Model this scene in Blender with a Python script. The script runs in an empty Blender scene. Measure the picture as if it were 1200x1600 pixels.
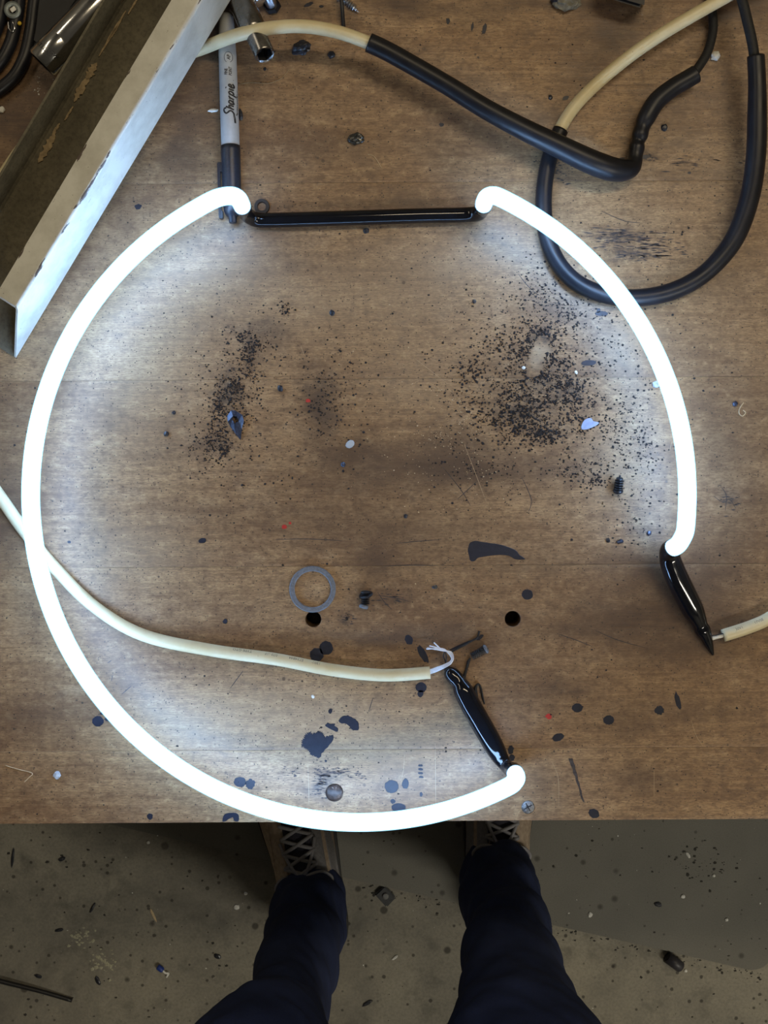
import bpy, bmesh, math, random
from mathutils import Vector, Matrix, noise as mnoise

random.seed(7)
SC = bpy.context.scene
COL = SC.collection

# ------------------------------------------------------------------ camera, world, lights, exposure
T = 0.90            # bench top height above the floor
CZ = 1.61           # camera height
F = 1775.0          # focal length in pixels of the 1200x1600 frame
D = CZ - T

cam_d = bpy.data.cameras.new('camera')
cam = bpy.data.objects.new('camera', cam_d)
COL.objects.link(cam)
cam.location = (0, 0, CZ)
cam.rotation_euler = (0, 0, 0)
cam_d.sensor_fit = 'VERTICAL'
cam_d.sensor_height = 36.0
cam_d.lens = 36.0 * F / 1600.0
cam_d.clip_start = 0.02
cam_d.clip_end = 50
SC.camera = cam

world = bpy.data.worlds.new('world')
SC.world = world
world.use_nodes = True
bg = world.node_tree.nodes['Background']
bg.inputs[0].default_value = (1.0, 0.93, 0.80, 1)
bg.inputs[1].default_value = 0.02


def area_light(name, loc, target, sx, sy, power, color):
    d = bpy.data.lights.new(name, 'AREA')
    d.shape = 'RECTANGLE'
    d.size, d.size_y = sx, sy
    d.energy = power
    d.color = color
    o = bpy.data.objects.new(name, d)
    COL.objects.link(o)
    o.location = loc
    o.rotation_euler = (Vector(target) - Vector(loc)).to_track_quat('-Z', 'Y').to_euler()
    return o


# the workshop's fluorescent strips under the ceiling: over the far right of the bench and over the left; the aisle one is an added fill
area_light('strip_light_bench', (0.60, 0.62, 2.60), (0.60, 0.62, 0.0), 1.2, 0.12, 10.5, (1.0, 0.82, 0.55))
area_light('strip_light_left', (-1.35, 0.9, 2.60), (-1.35, 0.9, 0.0), 0.12, 1.2, 6.0, (1.0, 0.86, 0.64))
area_light('fill_light_aisle', (1.35, -1.5, 2.60), (1.35, -1.5, 0.0), 1.2, 0.12, 27.0, (1.0, 0.93, 0.78))  # added unseen lamp to brighten the floor and streak the socket

SC.view_settings.view_transform = 'Standard'
SC.view_settings.look = 'None'
SC.view_settings.exposure = 0.0
SC.view_settings.gamma = 1.0
SC.view_settings.use_curve_mapping = False
NEON = 22.5          # radiance of the phosphor
NEON_COL = (0.65, 0.83, 1.30)


# ------------------------------------------------------------------ helpers
def W(px, py, h=0.0):
    """photo pixel at height h above the bench top -> world point"""
    z = T + h
    k = (CZ - z) / F
    return Vector(((px - 600) * k, (800 - py) * k, z))


def FL(px, py, h=0.0):
    k = (CZ - h) / F
    return Vector(((px - 600) * k, (800 - py) * k, h))


def tag(o, label=None, cat=None, group=None, kind=None):
    if label: o['label'] = label
    if cat: o['category'] = cat
    if group: o['group'] = group
    if kind: o['kind'] = kind
    return o


def empty(name, loc=(0, 0, 0), rz=0.0, label=None, cat=None, group=None):
    o = bpy.data.objects.new(name, None)
    o.empty_display_size = 0.02
    COL.objects.link(o)
    o.location = loc
    o.rotation_euler = (0, 0, rz)
    tag(o, label, cat, group)
    return o


def mesh_obj(name, verts, faces, mat, parent=None, smooth=False, world_coords=True):
    me = bpy.data.meshes.new(name)
    vs = [Vector(v) for v in verts]
    o = bpy.data.objects.new(name, me)
    COL.objects.link(o)
    if parent is not None:
        o.parent = parent
        if world_coords:
            chain = Matrix.Identity(4)
            p = parent
            while p is not None:
                chain = (Matrix.LocRotScale(p.location, p.rotation_euler, p.scale)) @ chain
                p = p.parent
            inv = chain.inverted()
            vs = [inv @ v for v in vs]
    elif world_coords and vs:
        # put the origin at the base of the thing
        mn = [min(v[i] for v in vs) for i in range(3)]
        mx = [max(v[i] for v in vs) for i in range(3)]
        c = Vector(((mn[0] + mx[0]) / 2, (mn[1] + mx[1]) / 2, mn[2]))
        vs = [v - c for v in vs]
        o.location = c
    me.from_pydata([tuple(v) for v in vs], [], faces)
    me.update()
    if smooth:
        for p in me.polygons: p.use_smooth = True
    if mat is not None:
        me.materials.append(mat)
    return o


def fix_normals(o):
    bm = bmesh.new(); bm.from_mesh(o.data)
    bmesh.ops.recalc_face_normals(bm, faces=bm.faces)
    bm.to_mesh(o.data); bm.free()


def catmull(pts, n=8):
    """pts: list of tuples of any dimension -> smooth resampled list"""
    P = [tuple(p) for p in pts]
    P = [P[0]] + P + [P[-1]]
    out = []
    for i in range(1, len(P) - 2):
        p0, p1, p2, p3 = P[i - 1], P[i], P[i + 1], P[i + 2]
        for k in range(n):
            t = k / n
            out.append(tuple(0.5 * ((2 * b) + (-a + c) * t + (2 * a - 5 * b + 4 * c - d) * t * t + (-a + 3 * b - 3 * c + d) * t ** 3)
                             for a, b, c, d in zip(p0, p1, p2, p3)))
    out.append(P[-2])
    return out


def tube_data(path, radii, seg=12, cap=True, squash=None):
    """path: Vectors; radii: list; parallel transport frames"""
    n = len(path)
    tang = []
    for i in range(n):
        a = path[max(0, i - 1)]; b = path[min(n - 1, i + 1)]
        t = (b - a)
        tang.append(t.normalized() if t.length > 1e-9 else Vector((1, 0, 0)))
    up = Vector((0, 0, 1))
    if abs(tang[0].dot(up)) > 0.95: up = Vector((0, 1, 0))
    nrm = (up - tang[0] * up.dot(tang[0])).normalized()
    vs, fs = [], []
    for i in range(n):
        if i > 0:
            nrm = (nrm - tang[i] * nrm.dot(tang[i]))
            nrm = nrm.normalized() if nrm.length > 1e-6 else Vector((0, 0, 1))
        bi = tang[i].cross(nrm)
        for k in range(seg):
            a = 2 * math.pi * k / seg
            sq = squash[i] if squash else 1.0
            vs.append(path[i] + nrm * (math.cos(a) * radii[i] * sq) + bi * (math.sin(a) * radii[i]))
    for i in range(n - 1):
        for k in range(seg):
            a = i * seg + k; b = i * seg + (k + 1) % seg
            fs.append((a, b, b + seg, a + seg))
    if cap:
        fs.append(tuple(range(seg - 1, -1, -1)))
        fs.append(tuple(range((n - 1) * seg, n * seg)))
    return vs, fs


def tube(name, pts, mat, parent=None, seg=12, n=8, cap=True, smooth=True, squash=False):
    """pts: list of (x,y,z,r) or (x,y,z,r,squash)"""
    c = catmull(pts, n) if n > 1 else [tuple(p) for p in pts]
    path = [Vector(p[:3]) for p in c]
    rad = [max(1e-5, p[3]) for p in c]
    sq = [p[4] for p in c] if squash else None
    v, f = tube_data(path, rad, seg, cap, sq)
    return mesh_obj(name, v, f, mat, parent, smooth)


def wp(rows, r=None):
    """rows of (px,py,h[,r]) -> (x,y,z,r)"""
    out = []
    for row in rows:
        p = W(row[0], row[1], row[2])
        out.append((p.x, p.y, p.z, row[3] if len(row) > 3 else r))
    return out


def lathe(name, base, axis, profile, mat, parent=None, seg=20, smooth=True, cap=True, hexa=None):
    """profile: list of (distance along axis, radius)"""
    ax = Vector(axis).normalized()
    ref = Vector((0, 0, 1)) if abs(ax.z) < 0.9 else Vector((1, 0, 0))
    u = (ref - ax * ref.dot(ax)).normalized(); w = ax.cross(u)
    vs, fs = [], []
    for (d, r) in profile:
        for k in range(seg):
            a = 2 * math.pi * k / seg
            vs.append(Vector(base) + ax * d + u * (math.cos(a) * r) + w * (math.sin(a) * r))
    for i in range(len(profile) - 1):
        for k in range(seg):
            a = i * seg + k; b = i * seg + (k + 1) % seg
            fs.append((a, b, b + seg, a + seg))
    if cap:
        fs.append(tuple(range(seg - 1, -1, -1)))
        m = (len(profile) - 1) * seg
        fs.append(tuple(range(m, m + seg)))
    o = mesh_obj(name, vs, fs, mat, parent, smooth)
    fix_normals(o)
    return o


def box(name, corners8, mat, parent=None, bevel=0.0):
    fs = [(0, 1, 2, 3), (7, 6, 5, 4), (0, 4, 5, 1), (1, 5, 6, 2), (2, 6, 7, 3), (3, 7, 4, 0)]
    o = mesh_obj(name, corners8, fs, mat, parent)
    fix_normals(o)
    if bevel > 0:
        bm = bmesh.new(); bm.from_mesh(o.data)
        bmesh.ops.bevel(bm, geom=bm.edges[:], offset=bevel, segments=2, affect='EDGES')
        bm.to_mesh(o.data); bm.free()
    return o


def abox(name, x0, x1, y0, y1, z0, z1, mat, parent=None, bevel=0.0):
    return box(name, [(x0, y0, z0), (x1, y0, z0), (x1, y1, z0), (x0, y1, z0),
                      (x0, y0, z1), (x1, y0, z1), (x1, y1, z1), (x0, y1, z1)], mat, parent, bevel)


def chunk(name, c, sx, sy, sz, mat, parent=None, rz=0.0, rough=0.35, seed=0, sub=2, sharp=True):
    """irregular lump resting with its underside at c.z"""
    bm = bmesh.new()
    bmesh.ops.create_icosphere(bm, subdivisions=sub, radius=1.0)
    rot = Matrix.Rotation(rz, 3, 'Z')
    vs = []
    for v in bm.verts:
        p = v.co.copy()
        d = 1 + rough * mnoise.noise(p * 1.7 + Vector((seed * 3.1, seed * 1.7, 0))) + rough * 0.5 * mnoise.noise(p * 4 + Vector((seed, 0, seed)))
        p *= d
        p = Vector((p.x * sx, p.y * sy, p.z * sz))
        if p.z < -sz * 0.5: p.z = -sz * 0.5
        vs.append(rot @ p)
    zmin = min(v.z for v in vs)
    c = Vector(c)
    vs = [v + c - Vector((0, 0, zmin)) for v in vs]
    fs = [tuple(x.index for x in f.verts) for f in bm.faces]
    bm.free()
    return mesh_obj(name, vs, fs, mat, parent, smooth=not sharp)


def splat(name, pts, mat, parent=None, z=0.0, th=0.00016, jag=0.0, seed=0, dens=5, rnd=True):
    """flat paint film: outline in photo pixels on the bench top, a thin raised film"""
    rs = random.Random(seed)
    P = catmull(list(pts) + [pts[0]], dens)[:-1] if rnd else list(pts)
    ring = []
    cx = sum(p[0] for p in P) / len(P); cy = sum(p[1] for p in P) / len(P)
    for p in P:
        k = 1 + (rs.uniform(-jag, jag) if jag else 0)
        ring.append((cx + (p[0] - cx) * k, cy + (p[1] - cy) * k))
    n = len(ring)
    vs = [W(a, b, z) for a, b in ring] + [W(cx + (a - cx) * 0.97, cy + (b - cy) * 0.97, z + th) for a, b in ring] 
    fs = [(i, (i + 1) % n, n + (i + 1) % n, n + i) for i in range(n)]
    # triangulated top through bmesh so that concave outlines fill properly
    bm = bmesh.new()
    bv = [bm.verts.new(v) for v in vs[n:]]
    f = bm.faces.new(bv)
    res = bmesh.ops.triangulate(bm, faces=[f])
    bm.verts.index_update()
    for t in bm.faces:
        fs.append(tuple(n + v.index for v in t.verts))
    bm.free()
    o = mesh_obj(name, vs, fs, mat, parent)
    fix_normals(o)
    return o


def disc_pts(cx, cy, rx, ry=None, n=14, ang=0.0, wob=0.06, seed=0):
    rs = random.Random(seed * 13 + 5)
    ry = ry or rx
    out = []
    for i in range(n):
        a = 2 * math.pi * i / n
        k = 1 + rs.uniform(-wob, wob)
        x, y = math.cos(a) * rx * k, math.sin(a) * ry * k
        out.append((cx + x * math.cos(ang) - y * math.sin(ang), cy + x * math.sin(ang) + y * math.cos(ang)))
    return out


# ------------------------------------------------------------------ materials
class NT:
    def __init__(self, name):
        self.m = bpy.data.materials.new(name)
        self.m.use_nodes = True
        self.t = self.m.node_tree
        self.b = self.t.nodes['Principled BSDF']
        self.out = self.t.nodes['Material Output']

    def n(self, typ, **kw):
        nd = self.t.nodes.new(typ)
        for k, v in kw.items():
            setattr(nd, k, v)
        return nd

    def l(self, a, b):
        self.t.links.new(a, b)

    def val(self, node, idx, v):
        if hasattr(v, 'is_output') or hasattr(v, 'links'):
            self.l(v, node.inputs[idx])
        else:
            node.inputs[idx].default_value = v

    def math(self, op, a, b=0.0, clamp=False):
        nd = self.n('ShaderNodeMath', operation=op, use_clamp=clamp)
        self.val(nd, 0, a); self.val(nd, 1, b)
        return nd.outputs[0]

    def mix(self, fac, a, b, blend='MIX'):
        nd = self.n('ShaderNodeMix', data_type='RGBA', blend_type=blend)
        self.val(nd, 0, fac)
        for i, v in ((6, a), (7, b)):
            if hasattr(v, 'links'): self.l(v, nd.inputs[i])
            else: nd.inputs[i].default_value = (*v, 1) if len(v) == 3 else v
        return nd.outputs[2]

    def coords(self, scale=(1, 1, 1), kind='Object'):
        tc = self.n('ShaderNodeTexCoord')
        mp = self.n('ShaderNodeMapping')
        self.l(tc.outputs[kind], mp.inputs[0])
        mp.inputs['Scale'].default_value = scale
        return mp.outputs[0]

    def noise(self, vec, scale=1.0, detail=4, rough=0.55, dist=0.0):
        nd = self.n('ShaderNodeTexNoise')
        self.l(vec, nd.inputs['Vector'])
        nd.inputs['Scale'].default_value = scale
        nd.inputs['Detail'].default_value = detail
        nd.inputs['Roughness'].default_value = rough
        nd.inputs['Distortion'].default_value = dist
        return nd.outputs[0]

    def ramp(self, fac, a, b, lo=0.0, hi=1.0):
        nd = self.n('ShaderNodeMapRange')
        nd.clamp = True
        self.l(fac, nd.inputs[0])
        nd.inputs[1].default_value = a; nd.inputs[2].default_value = b
        nd.inputs[3].default_value = lo; nd.inputs[4].default_value = hi
        return nd.outputs[0]

    def voro(self, vec, scale, rnd=1.0):
        nd = self.n('ShaderNodeTexVoronoi')
        self.l(vec, nd.inputs['Vector'])
        nd.inputs['Scale'].default_value = scale
        nd.inputs['Randomness'].default_value = rnd
        return nd.outputs['Distance'], nd.outputs['Color']

    def attr(self, name):
        nd = self.n('ShaderNodeAttribute'); nd.attribute_name = name
        return nd

    def bump(self, h, strength=0.3, dist=0.001):
        nd = self.n('ShaderNodeBump')
        nd.inputs['Strength'].default_value = strength
        nd.inputs['Distance'].default_value = dist
        self.l(h, nd.inputs['Height'])
        self.l(nd.outputs[0], self.b.inputs['Normal'])

    def set(self, color=None, rough=None, metal=None, spec=None, **kw):
        if color is not None:
            if hasattr(color, 'links'): self.l(color, self.b.inputs['Base Color'])
            else: self.b.inputs['Base Color'].default_value = (*color, 1)
        if rough is not None: self.val(self.b, 'Roughness', rough)
        if metal is not None: self.b.inputs['Metallic'].default_value = metal
        if spec is not None: self.b.inputs['Specular IOR Level'].default_value = spec
        for k, v in kw.items():
            self.b.inputs[k].default_value = v
        return self


def simple(name, color, rough=0.5, metal=0.0, spec=0.5, var=0.15, scale=400.0, bump=0.0, spots=None):
    """a principled material with a little noise in its colour and roughness"""
    m = NT(name)
    c = m.coords()
    nz = m.noise(c, scale, 4)
    f = m.ramp(nz, 0.3, 0.7)
    lo = tuple(x * (1 - var) for x in color); hi = tuple(min(1, x * (1 + var)) for x in color)
    col = m.mix(f, lo, hi)
    if spots:
        sc, thr, scol = spots
        n2 = m.noise(c, sc, 5, 0.65)
        col = m.mix(m.ramp(n2, thr, thr + 0.05), col, scol)
    m.set(col, None, metal, spec)
    m.val(m.b, 'Roughness', m.ramp(nz, 0.2, 0.8, max(0.02, rough * 0.85), min(1, rough * 1.15)))
    if bump: m.bump(nz, bump, 0.0005)
    return m.m


def wood_material():
    m = NT('worn_bench_wood')
    tc = m.n('ShaderNodeTexCoord')
    oi = m.n('ShaderNodeObjectInfo')
    comb = m.n('ShaderNodeCombineXYZ')
    m.l(m.math('MULTIPLY', oi.outputs['Random'], 7.0), comb.inputs[2])
    add = m.n('ShaderNodeVectorMath', operation='ADD')
    m.l(tc.outputs['Object'], add.inputs[0]); m.l(comb.outputs[0], add.inputs[1])
    base = add.outputs[0]

    def mp(s):
        q = m.n('ShaderNodeMapping'); m.l(base, q.inputs[0]); q.inputs['Scale'].default_value = s
        return q.outputs[0]
    g1 = m.noise(mp((26, 520, 1)), 1.0, 5, 0.68, 0.3)
    g2 = m.noise(mp((5, 55, 1)), 1.0, 4, 0.6, 0.6)
    g3 = m.noise(mp((420, 26, 1)), 1.0, 3, 0.6)
    bl = m.noise(mp((9, 16, 1)), 1.0, 6, 0.6, 0.4)
    bl2 = m.noise(mp((38, 60, 1)), 1.0, 6, 0.65, 0.2)
    fine = m.noise(mp((350, 1500, 1)), 1.0, 3, 0.65)
    col = m.mix(m.ramp(g1, 0.25, 0.75), (0.175, 0.098, 0.046), (0.470, 0.300, 0.152))
    col = m.mix(m.math('MULTIPLY', m.ramp(g2, 0.45, 0.72), 0.55), col, (0.190, 0.100, 0.046))
    col = m.mix(m.math('MULTIPLY', m.ramp(g3, 0.52, 0.75), 0.28), col, (0.17, 0.098, 0.052))
    col = m.mix(m.math('MULTIPLY', m.ramp(bl, 0.48, 0.70), 0.62), col, (0.150, 0.080, 0.042))
    col = m.mix(m.math('MULTIPLY', m.ramp(bl, 0.46, 0.28), 0.40), col, (0.52, 0.35, 0.19))
    col = m.mix(m.math('MULTIPLY', m.ramp(bl2, 0.54, 0.72), 0.45), col, (0.120, 0.070, 0.045))
    col = m.mix(m.math('MULTIPLY', m.ramp(bl2, 0.46, 0.30), 0.30), col, (0.50, 0.36, 0.215))
    col = m.mix(m.math('MULTIPLY', m.ramp(fine, 0.42, 0.62), 0.62), col, (0.120, 0.066, 0.033))
    mot = m.noise(mp((130, 190, 1)), 1.0, 5, 0.7, 0.2)
    col = m.mix(m.math('MULTIPLY', m.ramp(mot, 0.50, 0.66), 0.58), col, (0.100, 0.056, 0.032))
    col = m.mix(m.math('MULTIPLY', m.ramp(mot, 0.44, 0.30), 0.40), col, (0.56, 0.39, 0.21))
    at = m.attr('stain_shade')
    sep = m.n('ShaderNodeSeparateColor'); m.l(at.outputs['Color'], sep.inputs[0])
    # brown oily grime and painted shade, broken up by the grain
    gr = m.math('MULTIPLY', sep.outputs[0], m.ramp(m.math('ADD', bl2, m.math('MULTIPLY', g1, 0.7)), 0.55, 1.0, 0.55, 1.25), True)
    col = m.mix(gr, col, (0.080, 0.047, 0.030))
    # soot, speckled
    sp = m.noise(mp((330, 400, 1)), 1.0, 4, 0.7)
    so = m.math('MULTIPLY', sep.outputs[1], m.ramp(sp, 0.36, 0.68, 0.35, 1.25), True)
    col = m.mix(so, col, (0.028, 0.023, 0.024))
    # pale worn film, and light inside the ring painted into the boards
    pa = m.math('MULTIPLY', sep.outputs[2], m.ramp(bl2, 0.3, 0.7, 0.6, 1.1), True)
    col = m.mix(pa, col, (0.52, 0.42, 0.29))
    # dark pin specks of dirt and old paint
    for sc, keep, rad in ((300, 0.985, 0.26), (560, 0.975, 0.30), (1000, 0.93, 0.36)):
        dd, cc = m.voro(mp((1, 1, 1)), sc)
        s2 = m.n('ShaderNodeSeparateColor'); m.l(cc, s2.inputs[0])
        k = m.math('MULTIPLY', m.ramp(s2.outputs[0], keep, keep + 0.02), m.ramp(m.math('SUBTRACT', dd, m.math('MULTIPLY', s2.outputs[1], 0.16)), rad, rad - 0.12))
        col = m.mix(m.math('MULTIPLY', k, 0.82), col, (0.030, 0.022, 0.018))
    m.set(col, m.ramp(m.math('ADD', m.math('MULTIPLY', g1, .5), m.math('MULTIPLY', bl2, .5)), 0.35, 0.65, 0.52, 0.40), 0.0, 0.5)
    m.bump(m.math('ADD', g1, m.math('MULTIPLY', fine, 0.5)), 0.25, 0.0004)
    return m.m


def concrete_material():
    m = NT('stained_concrete')
    c = m.coords()
    a = m.noise(c, 5.0, 8, 0.66, 0.4)
    b = m.noise(c, 26, 7, 0.66)
    d = m.noise(c, 260, 3, 0.6)
    col = m.mix(m.ramp(a, 0.32, 0.68), (0.155, 0.147, 0.128), (0.335, 0.312, 0.250))
    col = m.mix(m.math('MULTIPLY', m.ramp(b, 0.52, 0.70), 0.6), col, (0.095, 0.092, 0.078))
    col = m.mix(m.math('MULTIPLY', m.ramp(b, 0.42, 0.28), 0.35), col, (0.33, 0.31, 0.235))
    col = m.mix(m.math('MULTIPLY', m.ramp(d, 0.4, 0.7), 0.35), col, (0.11, 0.105, 0.09))
    for sc, keep, rad in ((55, 0.90, 0.22), (120, 0.86, 0.26)):
        dd, cc = m.voro(c, sc)
        s2 = m.n('ShaderNodeSeparateColor'); m.l(cc, s2.inputs[0])
        k = m.math('MULTIPLY', m.ramp(s2.outputs[0], keep, keep + 0.02), m.ramp(m.math('SUBTRACT', dd, m.math('MULTIPLY', s2.outputs[1], 0.15)), rad, rad - 0.14))
        col = m.mix(m.math('MULTIPLY', k, 0.75), col, (0.035, 0.032, 0.028))
    w = m.noise(c, 30, 6, 0.7, 0.3)
    w2 = m.noise(c, 4.0, 2)
    k = m.math('MULTIPLY', m.ramp(w, 0.66, 0.70), m.ramp(w2, 0.52, 0.62))
    col = m.mix(m.math('MULTIPLY', k, 0.5), col, (0.46, 0.44, 0.34))
    m.set(col, 0.85, 0, 0.3)
    m.bump(d, 0.3, 0.001)
    return m.m


def mat_material():
    m = NT('grey_rubber_mat')
    c = m.coords()
    a = m.noise(c, 5, 6, 0.6)
    d = m.noise(c, 500, 3, 0.6)
    col = m.mix(m.ramp(a, 0.3, 0.7), (0.150, 0.147, 0.130), (0.205, 0.199, 0.174))
    col = m.mix(m.math('MULTIPLY', m.ramp(d, 0.4, 0.7), 0.3), col, (0.10, 0.10, 0.085))
    for sc, keep, rad in ((45, 0.88, 0.2), (110, 0.90, 0.22)):
        dd, cc = m.voro(c, sc)
        s2 = m.n('ShaderNodeSeparateColor'); m.l(cc, s2.inputs[0])
        k = m.math('MULTIPLY', m.ramp(s2.outputs[0], keep, keep + 0.02), m.ramp(m.math('SUBTRACT', dd, m.math('MULTIPLY', s2.outputs[1], 0.12)), rad, rad - 0.14))
        col = m.mix(m.math('MULTIPLY', k, 0.7), col, (0.045, 0.042, 0.036))
    m.set(col, 0.75, 0, 0.3)
    m.bump(d, 0.2, 0.0006)
    return m.m


def emission_material():
    m = NT('lit_phosphor')
    e = m.n('ShaderNodeEmission')
    e.inputs[0].default_value = (*NEON_COL, 1)
    e.inputs[1].default_value = NEON
    m.l(e.outputs[0], m.out.inputs[0])
    return m.m


def clear_shell_material():
    m = NT('tube_glass')
    tr = m.n('ShaderNodeBsdfTransparent'); tr.inputs[0].default_value = (0.66, 0.90, 1.0, 1)
    gl = m.n('ShaderNodeBsdfGlossy'); gl.inputs[0].default_value = (0.9, 0.97, 1, 1); gl.inputs[1].default_value = 0.03
    mx = m.n('ShaderNodeMixShader'); mx.inputs[0].default_value = 0.07
    em = m.n('ShaderNodeEmission'); em.inputs[0].default_value = (0.42, 0.78, 1.0, 1); em.inputs[1].default_value = 0.8  # faint glow added to imitate phosphor light scattered in the glass
    ad = m.n('ShaderNodeAddShader')
    m.l(tr.outputs[0], mx.inputs[1]); m.l(gl.outputs[0], mx.inputs[2]); m.l(mx.outputs[0], ad.inputs[0]); m.l(em.outputs[0], ad.inputs[1]); m.l(ad.outputs[0], m.out.inputs[0])
    return m.m


def glass_bit_material():
    m = NT('clear_plastic')
    m.set((0.85, 0.93, 1.0), 0.12, 0, 0.5)
    m.b.inputs['Transmission Weight'].default_value = 0.6
    return m.m


def painted_metal():
    """cream enamel with chips along the bend; 'prof' runs along the folded section in metres, 'ax' along the length"""
    m = NT('chipped_cream_paint')
    c = m.coords()
    a1 = m.attr('prof'); a2 = m.attr('ax')
    cv = m.n('ShaderNodeCombineXYZ')
    m.l(m.math('MULTIPLY', a2.outputs['Fac'], 60.0), cv.inputs[0]); m.l(m.math('MULTIPLY', a1.outputs['Fac'], 320.0), cv.inputs[1])
    nz = m.noise(cv.outputs[0], 1.0, 5, 0.6)
    big = m.n('ShaderNodeCombineXYZ'); m.l(m.math('MULTIPLY', a2.outputs['Fac'], 14.0), big.inputs[0])
    nb = m.noise(big.outputs[0], 1.0, 2)
    dirt = m.noise(c, 60, 6, 0.65)
    speck = m.noise(c, 700, 3, 0.6)
    col = m.mix(m.ramp(dirt, 0.40, 0.72), (0.60, 0.59, 0.52), (0.45, 0.435, 0.37))
    col = m.mix(m.ramp(speck, 0.70, 0.74), col, (0.10, 0.085, 0.06))
    # distance from bend and from the free edge of the lip
    d1 = m.math('ABSOLUTE', m.math('SUBTRACT', a1.outputs['Fac'], 0.0405))
    near1 = m.ramp(d1, 0.0, 0.0022, 0.20, 0.0)
    d2 = m.math('ABSOLUTE', m.math('SUBTRACT', a1.outputs['Fac'], 0.0555))
    near2 = m.ramp(d2, 0.0, 0.004, 0.20, 0.0)
    s = m.math('ADD', m.math('ADD', nz, near1), near2)
    s = m.math('ADD', s, m.math('MULTIPLY', m.math('SUBTRACT', nb, 0.5), 0.45))
    chip = m.ramp(s, 0.735, 0.75)
    col = m.mix(chip, col, (0.085, 0.062, 0.048))
    m.set(col, 0.38, 0, 0.45)
    return m.m


def dirty_trough():
    m = NT('grimy_channel_inside')
    c = m.coords()
    a = m.noise(c, 40, 6, 0.65)
    d = m.noise(c, 420, 4, 0.65)
    col = m.mix(m.ramp(a, 0.3, 0.7), (0.095, 0.085, 0.060), (0.185, 0.165, 0.115))
    col = m.mix(m.math('MULTIPLY', m.ramp(d, 0.45, 0.7), 0.5), col, (0.045, 0.04, 0.034))
    col = m.mix(m.math('MULTIPLY', m.ramp(d, 0.30, 0.22), 0.7), col, (0.36, 0.32, 0.24))
    m.set(col, 0.8, 0, 0.25)
    m.bump(d, 0.4, 0.0005)
    return m.m


def cable_material():
    m = NT('cream_cable_jacket')
    c = m.coords()
    a = m.noise(c, 45, 5, 0.6)
    b = m.noise(c, 500, 3, 0.6)
    col = m.mix(m.ramp(a, 0.3, 0.7), (0.70, 0.64, 0.43), (0.60, 0.50, 0.285))
    col = m.mix(m.ramp(b, 0.70, 0.76), col, (0.20, 0.15, 0.09))
    m.set(col, 0.42, 0, 0.5)
    return m.m


def denim():
    m = NT('navy_denim')
    c = m.coords()
    a = m.noise(c, 14, 5, 0.6)
    w = m.noise(c, 1400, 2, 0.5)
    col = m.mix(m.ramp(a, 0.3, 0.7), (0.015, 0.022, 0.062), (0.034, 0.048, 0.125))
    col = m.mix(m.math('MULTIPLY', m.ramp(w, 0.45, 0.65), 0.35), col, (0.05, 0.065, 0.11))
    m.set(col, 0.9, 0, 0.2)
    m.bump(w, 0.3, 0.0005)
    return m.m


WOOD = wood_material()
CONC = concrete_material()
MATM = mat_material()
PHOS = emission_material()
SHELL = clear_shell_material()
GBIT = glass_bit_material()
ENAMEL = painted_metal()
TROUGH = dirty_trough()
CREAM = cable_material()
DENIM = denim()
BLACKGLOSS = simple('gloss_black_paint', (0.006, 0.0065, 0.009), 0.09, 0, 0.55, 0.3, 300, 0.0, (900, 0.78, (0.25, 0.27, 0.3)))
SLEEVE = simple('black_rubber_sleeve', (0.010, 0.0105, 0.014), 0.40, 0, 0.36, 0.25, 120)
THINBLACK = simple('black_braided_lead', (0.012, 0.012, 0.013), 0.6, 0, 0.4, 0.4, 900, 0.4)
CHROME = simple('chrome', (0.62, 0.62, 0.62), 0.16, 1.0, 0.5, 0.06, 150)
DULLCHROME = simple('dull_socket_steel', (0.24, 0.235, 0.23), 0.28, 1.0, 0.5, 0.15, 200)
DARKIN = simple('dark_socket_bore', (0.012, 0.012, 0.013), 0.6, 0.0, 0.3)
STEEL = simple('grey_oxidised_steel', (0.155, 0.165, 0.185), 0.58, 0.35, 0.5, 0.25, 700, 0.5)
DARKSTEEL = simple('black_oxide_screw', (0.030, 0.031, 0.036), 0.35, 0.6, 0.5, 0.3, 900)
ZINC = simple('zinc_plated_screw', (0.52, 0.54, 0.58), 0.30, 1.0, 0.5, 0.15, 900)
RUSTY = simple('brown_bolt_head', (0.055, 0.038, 0.032), 0.42, 0.2, 0.5, 0.5, 350, 0.6, (260, 0.62, (0.30, 0.27, 0.24)))
BARREL = simple('grey_marker_barrel', (0.40, 0.42, 0.44), 0.42, 0, 0.5, 0.06, 250)
CAP = simple('black_marker_cap', (0.014, 0.016, 0.024), 0.38, 0, 0.5, 0.4, 900, 0.0, (1300, 0.68, (0.10, 0.11, 0.14)))
INK = simple('black_ink', (0.012, 0.012, 0.016), 0.5)
PRINT = simple('grey_print', (0.16, 0.15, 0.13), 0.6)
BLACKPAINT = simple('dried_black_paint', (0.016, 0.018, 0.030), 0.42, 0, 0.4, 0.25, 300, 0.0, (1200, 0.72, (0.14, 0.13, 0.12)))
SMEAR = simple('thin_black_smear', (0.055, 0.046, 0.046), 0.6, 0, 0.3, 0.4, 500)
REDPAINT = simple('red_paint_fleck', (0.42, 0.025, 0.02), 0.5)
SOOT = simple('black_crumbs', (0.018, 0.016, 0.017), 0.7, 0, 0.3, 0.4, 900)
CHUNKM = simple('black_plastic_scrap', (0.020, 0.022, 0.030), 0.33, 0, 0.5, 0.4, 400, 0.3)
BLUECHIP = simple('blue_grey_paint_chip', (0.28, 0.34, 0.50), 0.35)
FOIL = simple('crumpled_dark_foil', (0.050, 0.060, 0.095), 0.25, 0.35, 0.5, 0.4, 500, 0.4)
WHITEBIT = simple('white_scrap', (0.72, 0.72, 0.68), 0.6, 0, 0.4, 0.15, 600)
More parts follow.
